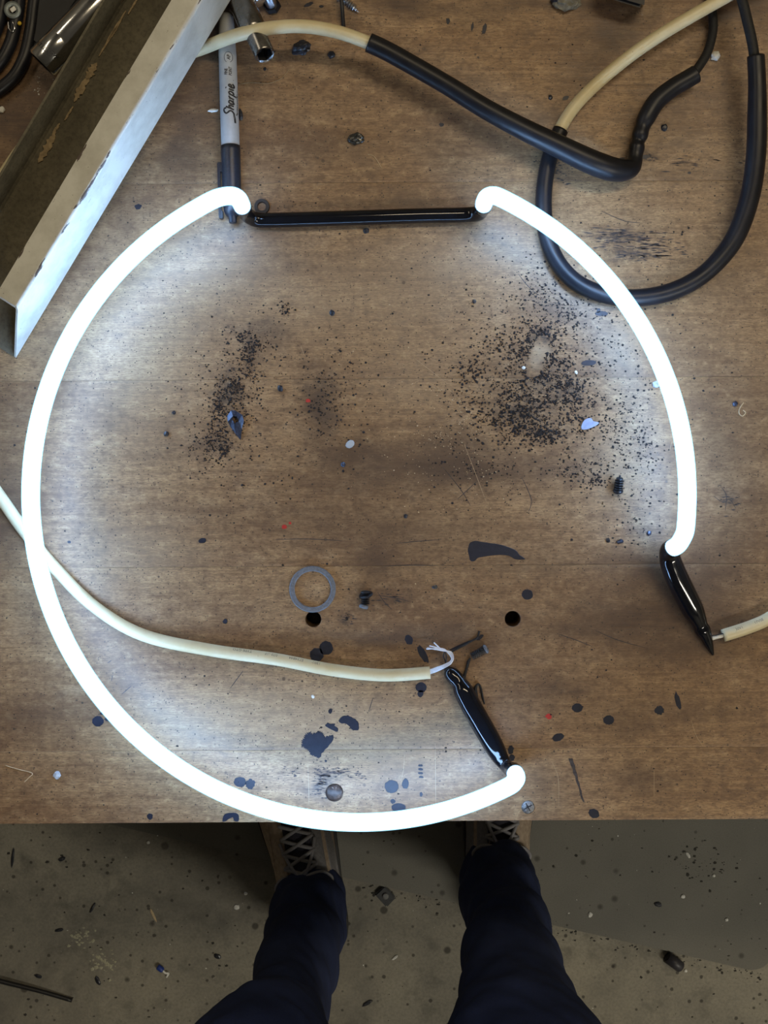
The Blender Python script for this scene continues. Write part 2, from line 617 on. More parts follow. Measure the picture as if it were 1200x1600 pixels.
TAN = simple('torn_tan_fibre', (0.34, 0.26, 0.155), 0.85, 0, 0.2, 0.3, 400)
SAWDUST = simple('pale_sawdust', (0.55, 0.43, 0.27), 0.85, 0, 0.2)
STRAND = simple('tinned_wire_strand', (0.72, 0.76, 0.84), 0.33, 0.6, 0.5, 0.08, 800)
BLACKPLASTIC = simple('black_plastic', (0.010, 0.010, 0.012), 0.45)
YELLOW = simple('yellow_plastic', (0.55, 0.36, 0.02), 0.4)
BLUECONN = simple('blue_connector', (0.02, 0.05, 0.28), 0.4)
GREYGREEN = simple('dirty_grey_putty', (0.16, 0.15, 0.12), 0.8, 0, 0.3, 0.4, 300, 0.4)
SUEDE = simple('tan_shoe_leather', (0.38, 0.30, 0.225), 0.75, 0, 0.3, 0.2, 200, 0.2)
SHOEDARK = simple('dark_shoe_mesh', (0.045, 0.043, 0.058), 0.85, 0, 0.2, 0.3, 700, 0.3)
SHOEGREY = simple('grey_shoe_overlay', (0.20, 0.195, 0.20), 0.7, 0, 0.3, 0.2, 300)
LACE = simple('grey_laces', (0.27, 0.265, 0.28), 0.8, 0, 0.2, 0.2, 900)
SOLE = simple('dark_rubber_sole', (0.035, 0.035, 0.036), 0.7)

# ------------------------------------------------------------------ floor
o = mesh_obj('floor', [(-2.3, -2.6, 0), (2.3, -2.6, 0), (2.3, 1.8, 0), (-2.3, 1.8, 0), (-2.3, -2.6, -0.1), (2.3, -2.6, -0.1), (2.3, 1.8, -0.1), (-2.3, 1.8, -0.1)],
             [(0, 1, 2, 3), (7, 6, 5, 4), (0, 4, 5, 1), (1, 5, 6, 2), (2, 6, 7, 3), (3, 7, 4, 0)], CONC)
tag(o, 'stained grey concrete workshop floor', 'floor', kind='structure')

WALLM = simple('dull_painted_wall', (0.30, 0.29, 0.26), 0.85, 0, 0.3, 0.15, 6)
CEILM = simple('off_white_ceiling', (0.48, 0.47, 0.44), 0.9, 0, 0.3, 0.08, 6)
for nm, bx_ in (('wall_back', (-2.3, 2.3, 1.7, 1.8, 0, 2.75)), ('wall_front', (-2.3, 2.3, -2.6, -2.5, 0, 2.75)), ('wall_left', (-2.3, -2.2, -2.5, 1.7, 0, 2.75)),
                ('wall_right', (2.2, 2.3, -2.5, 1.7, 0, 2.75)), ('ceiling', (-2.3, 2.3, -2.6, 1.8, 2.75, 2.85))):
    o = abox(nm, *bx_, CEILM if nm == 'ceiling' else WALLM)
    tag(o, ('plain off-white workshop ceiling' if nm == 'ceiling' else 'plain dull painted workshop ' + nm.replace('_', ' on the ')), nm.split('_')[0], kind='structure')

# flat rubber mat reaching out from beneath the bench
a, b = FL(640, 1394.5, 0.006), FL(1188, 1519, 0.006)
dirv = (b - a).normalized(); perp = Vector((-dirv.y, dirv.x, 0))
p1 = a + dirv * -1.3
p2 = b + dirv * 0.012
mat_out = [p1]
for i in range(9):
    t = i / 8 * math.pi / 2
    r = 0.03
    mat_out.append(p2 - dirv * r + perp * r + dirv * (r * math.sin(t)) - perp * (r * math.cos(t)))
mat_out += [p2 + perp * 0.85, p1 + perp * 0.85]
n = len(mat_out)
vs = [Vector((v.x, v.y, 0.0)) for v in mat_out] + [Vector((v.x, v.y, 0.006)) for v in mat_out]
fs = [tuple(range(n, 2 * n)), tuple(range(n - 1, -1, -1))] + [(i, (i + 1) % n, n + (i + 1) % n, n + i) for i in range(n)]
o = mesh_obj('floor_mat', vs, fs, MATM); fix_normals(o)
tag(o, 'flat grey-green rubber mat lying on the concrete under the bench edge', 'mat')

# ------------------------------------------------------------------ workbench
RZ = 0.0065
FRONT = 1283.5
bench = empty('workbench', (0, 0, 0), RZ, 'worn brown wooden workbench top with paint spots and grain', 'workbench')
cr, sr = math.cos(RZ), math.sin(RZ)


def loc2w(x, y): return (x * cr - y * sr, x * sr + y * cr)
def w2loc(x, y): return (x * cr + y * sr, -x * sr + y * cr)


K0 = D / F
GRIME_SHADE = [(200, 330, 70, 90, .30), (285, 225, 40, 110, .42), (85, 560, 45, 60, .30), (310, 60, 50, 60, .4), (20, 430, 40, 60, .3), (900, 110, 60, 60, .22), (60, 960, 60, 30, .22), (300, 700, 60, 24, .1), (560, 760, 60, 18, .25), (980, 880, 60, 26, .25),
      # px, py, rx, ry, amount : brown oily stains, some shade by channel, electrode and corner painted in
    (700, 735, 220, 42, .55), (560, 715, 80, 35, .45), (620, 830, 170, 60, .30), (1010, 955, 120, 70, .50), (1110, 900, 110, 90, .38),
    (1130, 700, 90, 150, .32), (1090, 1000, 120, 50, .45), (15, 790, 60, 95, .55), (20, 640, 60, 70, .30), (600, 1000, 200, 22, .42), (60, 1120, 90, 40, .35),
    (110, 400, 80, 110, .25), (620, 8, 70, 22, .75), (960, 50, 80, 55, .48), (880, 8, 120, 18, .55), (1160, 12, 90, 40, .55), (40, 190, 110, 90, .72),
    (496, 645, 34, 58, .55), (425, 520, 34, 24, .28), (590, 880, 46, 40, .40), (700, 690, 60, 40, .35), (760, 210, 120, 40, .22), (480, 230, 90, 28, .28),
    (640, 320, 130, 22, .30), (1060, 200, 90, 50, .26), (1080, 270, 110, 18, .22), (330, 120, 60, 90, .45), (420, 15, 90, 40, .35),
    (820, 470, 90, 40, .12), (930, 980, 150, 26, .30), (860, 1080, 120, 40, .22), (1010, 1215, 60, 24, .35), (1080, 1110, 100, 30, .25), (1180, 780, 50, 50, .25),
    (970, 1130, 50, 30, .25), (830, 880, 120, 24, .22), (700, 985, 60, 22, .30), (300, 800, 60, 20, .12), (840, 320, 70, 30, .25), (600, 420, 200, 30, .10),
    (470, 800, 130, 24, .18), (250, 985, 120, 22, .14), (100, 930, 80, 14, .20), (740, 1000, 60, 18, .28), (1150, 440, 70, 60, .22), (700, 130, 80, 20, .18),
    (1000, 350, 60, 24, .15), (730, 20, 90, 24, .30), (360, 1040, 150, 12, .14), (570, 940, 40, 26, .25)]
SOOTMAP = [
    (838, 600, 95, 75, .36), (812, 645, 50, 26, .50), (848, 520, 22, 16, .55), (885, 612, 36, 20, .5), (850, 676, 34, 12, .5), (362, 610, 20, 40, .5), (390, 545, 16, 28, .55),
    (335, 690, 34, 26, .35), (498, 600, 28, 28, .28), (505, 650, 26, 34, .25), (890, 730, 50, 24, .25), (960, 370, 60, 16, .6), (990, 395, 40, 12, .6),
    (960, 400, 40, 10, .20), (860, 480, 40, 26, .30), (870, 260, 50, 30, .28), (1010, 245, 24, 10, .45), (1140, 775, 24, 16, .35), (505, 1225, 22, 22, .45),
    (520, 1210, 26, 9, .40), (458, 1208, 12, 6, .45), (545, 965, 10, 10, .5), (620, 930, 36, 12, .28), (400, 510, 40, 14, .25), (425, 540, 18, 16, .16),
    (930, 950, 40, 8, .20), (880, 1075, 40, 8, .25)]
PALE = [  # paler patches, with the ring's light on the wood painted in
    (560, 470, 200, 60, .20), (230, 560, 120, 160, .22), (700, 400, 140, 40, .22), (330, 420, 110, 50, .22), (640, 590, 140, 70, .14), (960, 720, 50, 60, .25),
    (200, 860, 120, 60, .20), (420, 1110, 180, 60, .28), (600, 1170, 160, 60, .22), (280, 1150, 90, 60, .2), (980, 540, 40, 60, .22), (838, 552, 10, 24, .45)]


def stain_shade_at(px, py):
    w1 = mnoise.noise(Vector((px / 60, py / 34, 0))) * 22 + mnoise.noise(Vector((px / 22, py / 16, 5))) * 9
    w2 = mnoise.noise(Vector((px / 60, py / 34, 9))) * 14 + mnoise.noise(Vector((px / 22, py / 16, 7))) * 7
    out = []
    for lst in (GRIME_SHADE, SOOTMAP, PALE):
        t = 1.0
        for (cx, cy, rx, ry, am) in lst:
            dx = (px + w1 - cx) / rx; dy = (py + w2 - cy) / ry
            if abs(dx) > 2 or abs(dy) > 2: continue
            q = dx * dx + dy * dy
            if q < 3.6:
                t *= 1 - min(.9, am * (1.0 if lst is PALE else 1.65)) * math.exp(-q * 1.1) * (1 - q / 3.6)
        out.append(1 - t)
    return out


def irregular(lo, hi, core_lo, core_hi, fine, coarse):
    xs = []
    x = lo
    while x < hi - 1e-6:
        xs.append(x)
        x += fine if core_lo <= x <= core_hi else coarse
    xs.append(hi)
    return xs


TH = 0.042
HOLES = [(489.5, 967.5), (801, 967)]
HOLE_R = 12.2 * K0
y_joints = [0.46, (800 - (-4)) * K0, (800 - 285) * K0, (800 - 592) * K0, (800 - 884) * K0, (800 - 1171) * K0, (800 - FRONT) * K0]
holes_l = [w2loc(*W(a, b).xy) for a, b in HOLES]
for i in range(6):
    y1, y0 = y_joints[i], y_joints[i + 1]
    g = 0.00007
    y1 -= g; y0 += g
    xs = irregular(-0.75, 0.75, -0.262, 0.262, 0.0016, 0.02)
    fine = i > 0
    ny = max(2, int(round((y1 - y0) / (0.0016 if fine else 0.01))))
    ys = [y0 + (y1 - y0) * k / ny for k in range(ny + 1)]
    nx = len(xs)
    vs = []
    cols = []
    for yy in ys:
        edge = min(yy - y0, y1 - yy)
        z = T - (0.00012 if edge < 1e-7 else 0.0)
        for xx in xs:
            vs.append([xx, yy, z])
            X, Y = loc2w(xx, yy)
            cols.append(stain_shade_at(600 + X / K0, 800 - Y / K0))
    fs = []
    HS = 0.0072
    myholes = [(hx, hy) for hx, hy in holes_l if y0 < hy < y1]
    for r in range(len(ys) - 1):
        for c in range(nx - 1):
            qx, qy = (xs[c] + xs[c + 1]) / 2, (ys[r] + ys[r + 1]) / 2
            if any(abs(qx - hx) < HS and abs(qy - hy) < HS for hx, hy in myholes): continue
            fs.append((r * nx + c, r * nx + c + 1, (r + 1) * nx + c + 1, (r + 1) * nx + c))
    for (hx, hy) in myholes:
        cs = [c for c in range(nx - 1) if abs((xs[c] + xs[c + 1]) / 2 - hx) < HS]; rws = [r for r in range(len(ys) - 1) if abs((ys[r] + ys[r + 1]) / 2 - hy) < HS]
        c0_, c1_, r0_, r1_ = cs[0], cs[-1] + 1, rws[0], rws[-1] + 1
        loop = [r0_ * nx + c for c in range(c0_, c1_)] + [r * nx + c1_ for r in range(r0_, r1_)] + [r1_ * nx + c for c in range(c1_, c0_, -1)] + [r * nx + c0_ for r in range(r1_, r0_, -1)]
        m_ = len(loop)
        rings = []
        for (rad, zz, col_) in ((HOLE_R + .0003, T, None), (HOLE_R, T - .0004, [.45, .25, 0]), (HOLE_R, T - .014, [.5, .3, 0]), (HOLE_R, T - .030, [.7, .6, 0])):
            b0 = len(vs); rings.append(b0)
            for idx in loop:
                an = math.atan2(vs[idx][1] - hy, vs[idx][0] - hx)
                vs.append([hx + math.cos(an) * rad, hy + math.sin(an) * rad, zz]); cols.append(list(cols[idx]) if col_ is None else col_)
        for k in range(m_):
            k2 = (k + 1) % m_
            fs.append((loop[k], loop[k2], rings[0] + k2, rings[0] + k))
            for a_, b_ in zip(rings, rings[1:]):
                fs.append((a_ + k, a_ + k2, b_ + k2, b_ + k))
        fs.append(tuple(rings[-1] + k for k in range(m_)))
    # skirts and underside
    base = len(vs)
    bx = [(-0.75, y0), (0.75, y0), (0.75, y1), (-0.75, y1)]
    for (xx, yy) in bx: vs.append([xx, yy, T - 0.00012]); cols.append([0.2, 0, 0])
    for (xx, yy) in bx: vs.append([xx, yy, T - TH]); cols.append([0.2, 0, 0])
    for k in range(4):
        k2 = (k + 1) % 4
        fs.append((base + k, base + 4 + k, base + 4 + k2, base + k2))
    fs.append((base + 7, base + 6, base + 5, base + 4))
    o = mesh_obj('plank', vs, fs, WOOD, bench, world_coords=False)
    at = o.data.color_attributes.new('stain_shade', 'FLOAT_COLOR', 'POINT')
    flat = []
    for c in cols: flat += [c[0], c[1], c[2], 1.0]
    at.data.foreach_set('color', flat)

# apron and legs below the top
WOODLEG = simple('bench_leg_wood', (0.16, 0.10, 0.055), 0.7, 0, 0.3, 0.25, 60)
abox('apron', -0.70, 0.70, -0.165, -0.140, T - TH - 0.10, T - TH, WOODLEG, bench)
abox('apron', -0.70, 0.70, 0.40, 0.425, T - TH - 0.10, T - TH, WOODLEG, bench)
for sx in (-0.70, 0.62):
    for sy in (-0.140, 0.32):
        abox('leg', sx, sx + 0.08, sy, sy + 0.08, 0.0, T - TH, WOODLEG, bench)

# ---- paint marks on the boards (parts of the bench)
def paint(pts, mat=BLACKPAINT, jag=0.03, seed=0, dens=5, name='paint_spot', rnd=True):
    return splat(name, pts, mat, bench, 0.00002, 0.00016, jag, seed, dens, rnd)


paint([(734, 848), (742, 845), (756, 847), (770, 849), (782, 851), (795, 855), (806, 860), (812, 867), (821, 874), (806, 874), (797, 869), (785, 867), (768, 868),
       (755, 870), (746, 872), (741, 877), (735, 876), (733, 868), (731, 858)], jag=0.01, seed=3, dens=3, name='paint_splash')
# the big ragged flake of paint and its two satellites
rs = random.Random(11)
outl = []
for (x, y, j) in [(473, 1156, 3), (477, 1148, 5), (484, 1144, 5), (491, 1147, 5), (497, 1142, 4), (504, 1145, 3), (508, 1152, 2), (514, 1150, 3), (521, 1148, 2), (521, 1156, 1),
                  (515, 1164, 1), (508, 1171, 1), (503, 1178, 2), (499, 1185, 3), (492, 1182, 3), (485, 1179, 3), (481, 1171, 4), (475, 1168, 5), (471, 1165, 5)]:
    outl.append((x, y, j))
base_o, outl = outl, []
for k, (x, y, j) in enumerate(base_o):
    x2, y2, j2 = base_o[(k + 1) % len(base_o)]
    nx_, ny_ = (y2 - y), -(x2 - x); l_ = math.hypot(nx_, ny_); nx_, ny_ = nx_ / l_, ny_ / l_
    nt = 6 if j >= 3 else 2
    for q in range(nt):
        t_ = q / nt; am_ = (j + j2) * .32 * (rs.uniform(.2, 1.0) if q % 2 else -rs.uniform(.1, .7))
        outl.append((x + (x2 - x) * t_ + nx_ * am_, y + (y2 - y) * t_ + ny_ * am_))
paint(outl, jag=0.0, seed=5, dens=1, name='paint_splash', rnd=False)
paint([(530, 1126), (535, 1119), (541, 1117), (546, 1119), (552, 1122), (557, 1125), (560, 1131), (561, 1138), (556, 1142), (549, 1139), (544, 1133), (538, 1130), (533, 1131)], jag=0.10, seed=6, dens=2, name='paint_splash')
paint([(507, 1133), (512, 1129), (517, 1131), (524, 1130), (523, 1134), (529, 1138), (528, 1143), (521, 1142), (514, 1138)], jag=0.10, seed=7, dens=2, name='paint_splash')
spots = [  # px, py, rx, ry, angle
    (509.5, 1012.5, 10.8, 10.8, 0), (495, 1023, 10.8, 10.8, 0), (612, 1229, 11, 10.5, 0), (633, 1225, 6, 8, .2), (623, 1262, 11.5, 7, 0), (614, 1252, 4, 4, 0), (153, 1127, 9, 8.5, 0),
    (375, 1222, 10, 8, 0), (391, 1225, 7.5, 8, 0), (902, 1106, 8.6, 7, 0), (951, 1125, 8.5, 7.5, 0), (1030, 1110, 7.2, 7, 0), (824, 929, 9, 8, 0.2),
    (639, 1000, 6, 8.5, -.5), (661, 1022, 5.5, 16, -.45), (658, 1074, 9, 8, 0), (657, 1084, 5, 6, 0), (872, 1152, 9.5, 6, -.35), (798, 1172, 4.5, 8, .15), (800, 1184, 4.5, 5, 0),
    (928, 1271, 9, 7, .5), (658, 1241, 2.5, 4, 0), (516, 1111, 3, 4, .3), (657, 1196, 4, 2, 0), (657, 1202, 4, 2, .2), (657, 1208, 4, 2, 0), (658, 1214, 4, 2, 0), (509, 1189, 2, 2, 0),
    (316, 845, 6, 4, -.4), (352, 971, 4, 4, 0), (216, 323, 6, 4, -.2), (108, 847, 3, 2, 0), (1059, 1095, 4, 14, -.25), (750, 996, 7, 3, -.7), (718, 1009, 22, 1.6, -.42),
    (1008, 245, 8, 3, -.2), (690, 195, 4, 3, 0), (884, 153, 6, 3, -.5), (940, 490, 10, 4, 0), (920, 567, 12, 4.5, -.08), (935, 485, 3, 4, .3), (160, 1115, 4, 2, 0), (757, 45, 3, 9, .2),
    (700, 33, 3, 5, 0), (1038, 200, 5, 6, .3), (168, 1124, 5, 3, 0), (234, 1276, 5, 5, 0), (1077, 270, 3, 2, 0), (482, 7, 8, 3, -.4), (502, 10, 4, 2, 0), (738, 42, 2, 7, .15)]
for i, (a, b, rx, ry, an) in enumerate(spots):
    paint(disc_pts(a, b, rx, ry, 26 if rx > 6 else 14, an, 0.05 if rx > 8 else 0.16, i), seed=i, dens=1, rnd=False)
# thin streak of paint, lower right
st = []
for k in range(13):
    t = k / 12
    st.append((892 + 20 * t + random.uniform(-1, 1) + 3.2 * (1 - t * 0.5), 1185 + 68 * t))
for k in range(12, -1, -1):
    t = k / 12
    st.append((892 + 20 * t + random.uniform(-1, 1) - 3.2 * (1 - t * 0.5), 1185 + 68 * t))
paint(st, SMEAR, 0, 1, 1, 'paint_streak', False)
paint([(360, 1270), (369, 1270), (374, 1276), (372, 1283.5), (366, 1283), (364, 1277), (357, 1280), (352, 1283.5), (347, 1283.5), (349, 1275), (354, 1271)], jag=.04, seed=9, dens=2, name='paint_splash')
for i, (a, b, r) in enumerate([(481, 626, 4), (444.5, 823.5, 4.2), (453, 817.5, 2.4), (857, 1119.5, 5)]):
    paint(disc_pts(a, b, r, r * .8, 9, .3, .2, 50 + i), REDPAINT, 0.05, i, 1, 'red_paint_fleck', False)
# scratches: thin pale or dark grooves filled with dust
def scratch(pts, mat, w=0.8):
    P = catmull([(a, b) for a, b in pts], 4)
    L, R = [], []
    for i, p in enumerate(P):
        q0 = P[max(0, i - 1)]; q1 = P[min(len(P) - 1, i + 1)]
        dx, dy = q1[0] - q0[0], q1[1] - q0[1]; l = math.hypot(dx, dy) or 1
        ww = w * (0.3 + 0.7 * math.sin(math.pi * (i + .5) / len(P))) * 0.5
        L.append((p[0] - dy / l * ww, p[1] + dx / l * ww)); R.append((p[0] + dy / l * ww, p[1] - dx / l * ww))
    n = len(L)
    vs = [W(x, y, 0.00006) for x, y in L] + [W(x, y, 0.00006) for x, y in R]
    fs = [(i, i + 1, n + i + 1, n + i) for i in range(n - 1)]
    mesh_obj('scratch', vs, fs, mat, bench)


PALESCR = simple('pale_scratch', (0.40, 0.29, 0.175), 0.7)
for pts in ([(481, 1192), (482, 1220), (483, 1258)], [(632, 1178), (630, 1205), (626, 1220)], [(862, 1190), (872, 1215), (873, 1260)], [(1022, 1200), (1022, 1245)],
            [(1080, 1125), (1088, 1150), (1098, 1165)], [(724, 690), (745, 745), (760, 785)], [(648, 560), (700, 600)], [(470, 540), (475, 555)], [(680, 1162), (681, 1260)],
            [(1050, 690), (1046, 705)]):
    scratch(pts, PALESCR, 0.7)
for pts in ([(692, 730), (720, 765), (735, 790)], [(715, 780), (728, 768), (745, 752)], [(815, 745), (830, 780), (826, 800)], [(1115, 775), (1130, 785), (1140, 780), (1150, 795)],
            [(1128, 762), (1135, 775), (1133, 798)], [(940, 330), (975, 345), (1000, 348)], [(590, 925), (600, 940), (612, 952)], [(583, 1090), (576, 1112)], [(590, 930), (620, 935), (640, 940)],
            [(602, 884.5), (640, 883), (684, 883.5)], [(430, 843), (480, 842), (535, 845)], [(810, 428), (823, 445), (838, 458)], [(870, 990), (900, 1000), (925, 1010)], [(930, 985), (965, 1000), (1008, 1012)],
            [(620, 849), (650, 846), (690, 843)], [(380, 1048), (360, 1075)], [(190, 1085), (205, 1072)], [(176, 1055), (174, 1064)], [(168, 1036), (174, 1032)]):
    scratch(pts, SMEAR, 1.3)
# ------------------------------------------------------------------ neon ring
H = 0.040
neon = empty('neon_tube', W(561, 772, 0), 0, 'lit white neon glass ring with black painted jumper and electrodes', 'neon tube')
c0 = W(561, 772, H)
RR = 513 * (CZ - c0.z) / F
RT, RC = 0.00535, 0.00475


def arc(phi0, phi1, n):
    return [(c0.x + RR * math.cos(math.radians(phi0 + (phi1 - phi0) * i / n)), c0.y + RR * math.sin(math.radians(phi0 + (phi1 - phi0) * i / n)), c0.z) for i in range(n + 1)]


def v3(px, py, h): 
    p = W(px, py, h); return (p.x, p.y, p.z)


def dropped(px, py, h_at, h):
    """the point straight below the one seen at (px,py) at height h_at"""
    p = W(px, py, h_at); return (p.x, p.y, T + h)


big = [dropped(376, 317, H - .006, H - .0135), dropped(376, 317, H - .006, H - .0085), v3(372, 310.5, H - .0025), v3(361, 306, H - .0003)] + arc(115.8, 297.2, 44) + \
      [v3(803.5, 1221.5, H - .0012), v3(807, 1215, H - .0055), dropped(806.5, 1211, H - .008, H - .0135)]
small = [dropped(757.5, 314.5, H - .006, H - .0135), dropped(757.5, 314.5, H - .006, H - .0085), v3(761, 308.5, H - .0025), v3(770, 305.5, H - .0003)] + arc(64.6, -6.2, 22) + \
        [v3(1066.5, 840, H - .001), v3(1059, 851.5, H - .0045), v3(1050.5, 856.5, H - .0105)]
for path in (big, small):
    core = tube('glowing_tube', [(*p, RC) for p in path], PHOS, neon, 20, 4)
    sh = tube('glass_wall', [(*p, RT) for p in path], SHELL, core, 20, 4, cap=False)
# black painted jumper between the two upper ends
RJ = 0.0046
jl = dropped(376, 317, H - .006, 0); jr = dropped(757.5, 314.5, H - .006, 0)
tube('painted_jumper', [(jl[0], jl[1], T + H - .0130, RT + .0001), (jl[0], jl[1], T + H - .018, RT), (jl[0] + .0003, jl[1] - .0005, T + .0150, RJ), (jl[0] + .0022, jl[1] - .0016, T + .0085, RJ),
                        (*v3(402, 343.5, RJ + .0004), RJ), (*v3(425, 344, RJ + .0004), RJ), (*v3(500, 342, RJ + .0004), RJ), (*v3(580, 339.5, RJ + .0004), RJ), (*v3(660, 337, RJ + .0004), RJ), (*v3(715, 336, RJ + .0004), RJ),
                        (*v3(735, 335, RJ + .0012), RJ), (jr[0] - .0016, jr[1] - .0008, T + .0095, RJ), (jr[0] - .0002, jr[1], T + .0160, RJ), (jr[0], jr[1], T + H - .018, RT), (jr[0], jr[1], T + H - .0130, RT + .0001)],
     BLACKGLOSS, neon, 18, 6)
e1 = tube('electrode', [(*v3(1051, 856, H - .0098), RT + .0001), (*v3(1046, 860, .0265), .0057), (*v3(1046, 868, .0225), .0062), (*v3(1050, 884, .0195), .0068), (*v3(1060, 908, .0160), .0071), (*v3(1073, 934, .0122), .0070),
                        (*v3(1083, 954, .0092), .0067), (*v3(1090, 968, .0072), .0055), (*v3(1094, 977, .0060), .0047), (*v3(1098, 985, .0052), .0049), (*v3(1103, 995, .0044), .0038), (*v3(1108, 1008, .0030), .0027), (*v3(1114, 1023, .0012), .0008)], BLACKGLOSS, neon, 20, 7)
e2 = tube('electrode', [(*dropped(806.5, 1211, H - .008, H - .0130), RT + .0001), (*dropped(805, 1209, H - .008, H - .018), .0047), (*v3(797, 1203, .0155), .0042), (*v3(790, 1195, .0100), .0043), (*v3(782, 1184, .0080), .0051),
                        (*v3(773, 1168, .0072), .0061), (*v3(760, 1145, .0068), .0065), (*v3(747, 1122, .0068), .0065), (*v3(735, 1101, .0068), .0065), (*v3(724, 1079, .0066), .0062), (*v3(717, 1066, .0058), .0048),
                        (*v3(709, 1057, .0052), .0049), (*v3(703, 1050, .0047), .0043), (*v3(698.5, 1043, .0035), .0018), (*v3(696, 1036, .0030), .0005)], BLACKGLOSS, neon, 20, 7)
# lead wires of the electrodes
tube('lead_wire', wp([(700, 1047, .0040), (696, 1034, .0036), (693, 1026, .0050), (695, 1018, .0062), (697, 1024, .0070), (697, 1034, .0060)], .0004), THINBLACK, e2, 6, 5)
tube('lead_wire', wp([(1098, 986, .0062), (1112, 993, .0052), (1130, 990, .0058), (1150, 987, .0078), (1172, 985, .0062), (1168, 988, .0035)], .0003), THINBLACK, e1, 6, 5)

# ------------------------------------------------------------------ cables
RCB = 0.0039
RSL = 0.0057
ca = empty('neon_cable', W(575, 66, 0), 0, 'cream cable across the top in a thick black sleeve kinked sharply at its end', 'cable')
tube('cable_jacket', wp([(-520, 420, .0045), (-300, 425, .0045), (-130, 400, .0045), (-40, 330, .0045), (0, 282, .0045), (35, 232, .0045), (90, 175, .0042), (180, 125, .0041), (250, 97, .0041), (312, 77, .0052), (350, 62, .0170), (385, 51, .0255), (425, 43.5, .0290), (470, 41, .0290), (515, 47, .0275),
                         (555, 59, .0255), (600, 78, .0240), (640, 100, .0235)], RCB), CREAM, ca, 16, 6)
tube('cable_sleeve', wp([(576, 66.5, .0248, RSL), (605, 80, .0238, RSL), (650, 105, .0228, RSL), (700, 134, .0220, RSL), (760, 171, .0215, .0060), (820, 203, .0208, .0064), (870, 227, .0202, .0068), (915, 249, .0185, .0073),
                         (948, 262, .0155, .0074), (970, 266, .0122, .0068), (985, 263, .0100, .0058), (991, 254, .0090, .0049), (993, 243, .0088, .0044), (995, 230, .0088, .0049), (997, 221, .0088, .0041), (1000, 211, .0090, .0050), (1004, 198, .0092, .0046), (1010, 184, .0095, .0055), (1026, 158, .0098, .0057), (1050, 138, .0096, .0055), (1072, 125, .0095, .0055), (1087, 116, .0095, .0055)]),
     SLEEVE, ca, 18, 7)
tube('thin_lead', wp([(1078, 121, .0095), (1092, 104, .0090), (1106, 80, .0075), (1114, 48, .0055), (1113, 18, .0040), (1108, -20, .0040), (1098, -80, .0040), (1075, -170, .0040), (1060, -280, .0040)], .0028), THINBLACK, ca, 12, 6)

cb = empty('neon_cable', W(1000, 470, 0), 0, 'cream cable running into a black sleeve looped under the ring at upper right', 'cable')
tube('cable_jacket', wp([(1620, -150, .0045), (1450, -130, .0060), (1310, -95, .0140), (1190, -35, .0200), (1140, -8, .0190), (1085, 23, .0170), (1030, 56, .0140), (980, 91, .0110), (930, 133, .0080), (895, 170, .0060), (873, 206, .0054), (858, 240, .0054)], RCB), CREAM, cb, 16, 6)
tube('cable_sleeve', wp([(876, 203, .0054, .0049), (862, 235, .0054, .0050), (852, 280, .0054, .0050), (850, 330, .0054, .0050), (857, 378, .0054, .0051), (877, 418, .0054, .0052), (908, 446, .0056, .0053), (952, 462, .0056, .0053), (1002, 465, .0056, .0054),
                         (1056, 453, .0058, .0055), (1105, 424, .0065, .0055), (1147, 374, .0090, .0059), (1171, 310, .0130, .0060), (1181, 245, .0170, .0060), (1183, 180, .0200, .0058), (1183, 130, .0220, .0053), (1181, 88, .0230, .0052)]),
     SLEEVE, cb, 18, 7)
tube('thin_lead', wp([(1181, 110, .0230), (1176, 70, .0235), (1167, 30, .0240), (1158, -5, .0240), (1140, -60, .0200), (1115, -150, .0100), (1105, -280, .0045)], .0031), THINBLACK, cb, 12, 6)

cc = empty('neon_cable', W(430, 1030, 0), 0, 'cream cable snaking in from the left edge to the lower electrode, strands bared', 'cable')
tube('cable_jacket', wp([(-560, 560, .0040), (-360, 545, .0040), (-180, 600, .0040), (-70, 690, .0040), (-30, 735, .0040), (0, 776, .0040), (40, 832, .0040), (90, 892, .0040), (150, 950, .0040), (225, 993, .0040), (330, 1016, .0040), (430, 1030, .0040), (520, 1047, .0040), (600, 1055, .0040), (672, 1051, .0042)], RCB), CREAM, cc, 16, 7)
rs = random.Random(4)
for k in range(5):
    dx = (k - 2) * 1.5
    ex, ey = [(666, 1014), (671, 1009), (669, 1013), (678, 1004), (667, 1012)][k]
    tube('wire_strand', wp([(671, 1050 + dx, .0042), (682, 1046 + dx, .0046), (694, 1041 + dx * .8, .0056), (703, 1036 + dx * .7, .0066), (707 + dx * .4, 1029, .0070), (703 + dx * .6, 1020 - dx * .4, .0072), (691, 1015 + dx * .5, .0072), (ex, ey, .0070)], .00042), STRAND, cc, 7, 5)
cd = empty('neon_cable', W(1160, 982, 0), 0, 'short cream cable end with bared wire beside the right electrode', 'cable')
tube('cable_jacket', wp([(1620, 790, .0042), (1450, 815, .0042), (1350, 855, .0042), (1280, 905, .0042), (1240, 940, .0042), (1200, 967, .0042), (1165, 982, .0042), (1130, 993, .0042)], .0040), CREAM, cd, 16, 6)
tube('inner_conductor', wp([(1135, 992, .0044), (1122, 995, .0044), (1110, 998.5, .0044)], .0012), WHITEBIT, cd, 8, 4)


def text2d(body, size, bold=0.0):
    cu = bpy.data.curves.new('txt', 'FONT')
    cu.body = body; cu.size = size; cu.resolution_u = 2; cu.offset = size * bold
    ob = bpy.data.objects.new('txt', cu); COL.objects.link(ob)
    dg = bpy.context.evaluated_depsgraph_get()
    me = bpy.data.meshes.new_from_object(ob.evaluated_get(dg))
    vs = [(v.co.x, v.co.y) for v in me.vertices]; fs = [tuple(p.vertices) for p in me.polygons]
    bpy.data.objects.remove(ob); bpy.data.curves.remove(cu); bpy.data.meshes.remove(me)
    return vs, fs


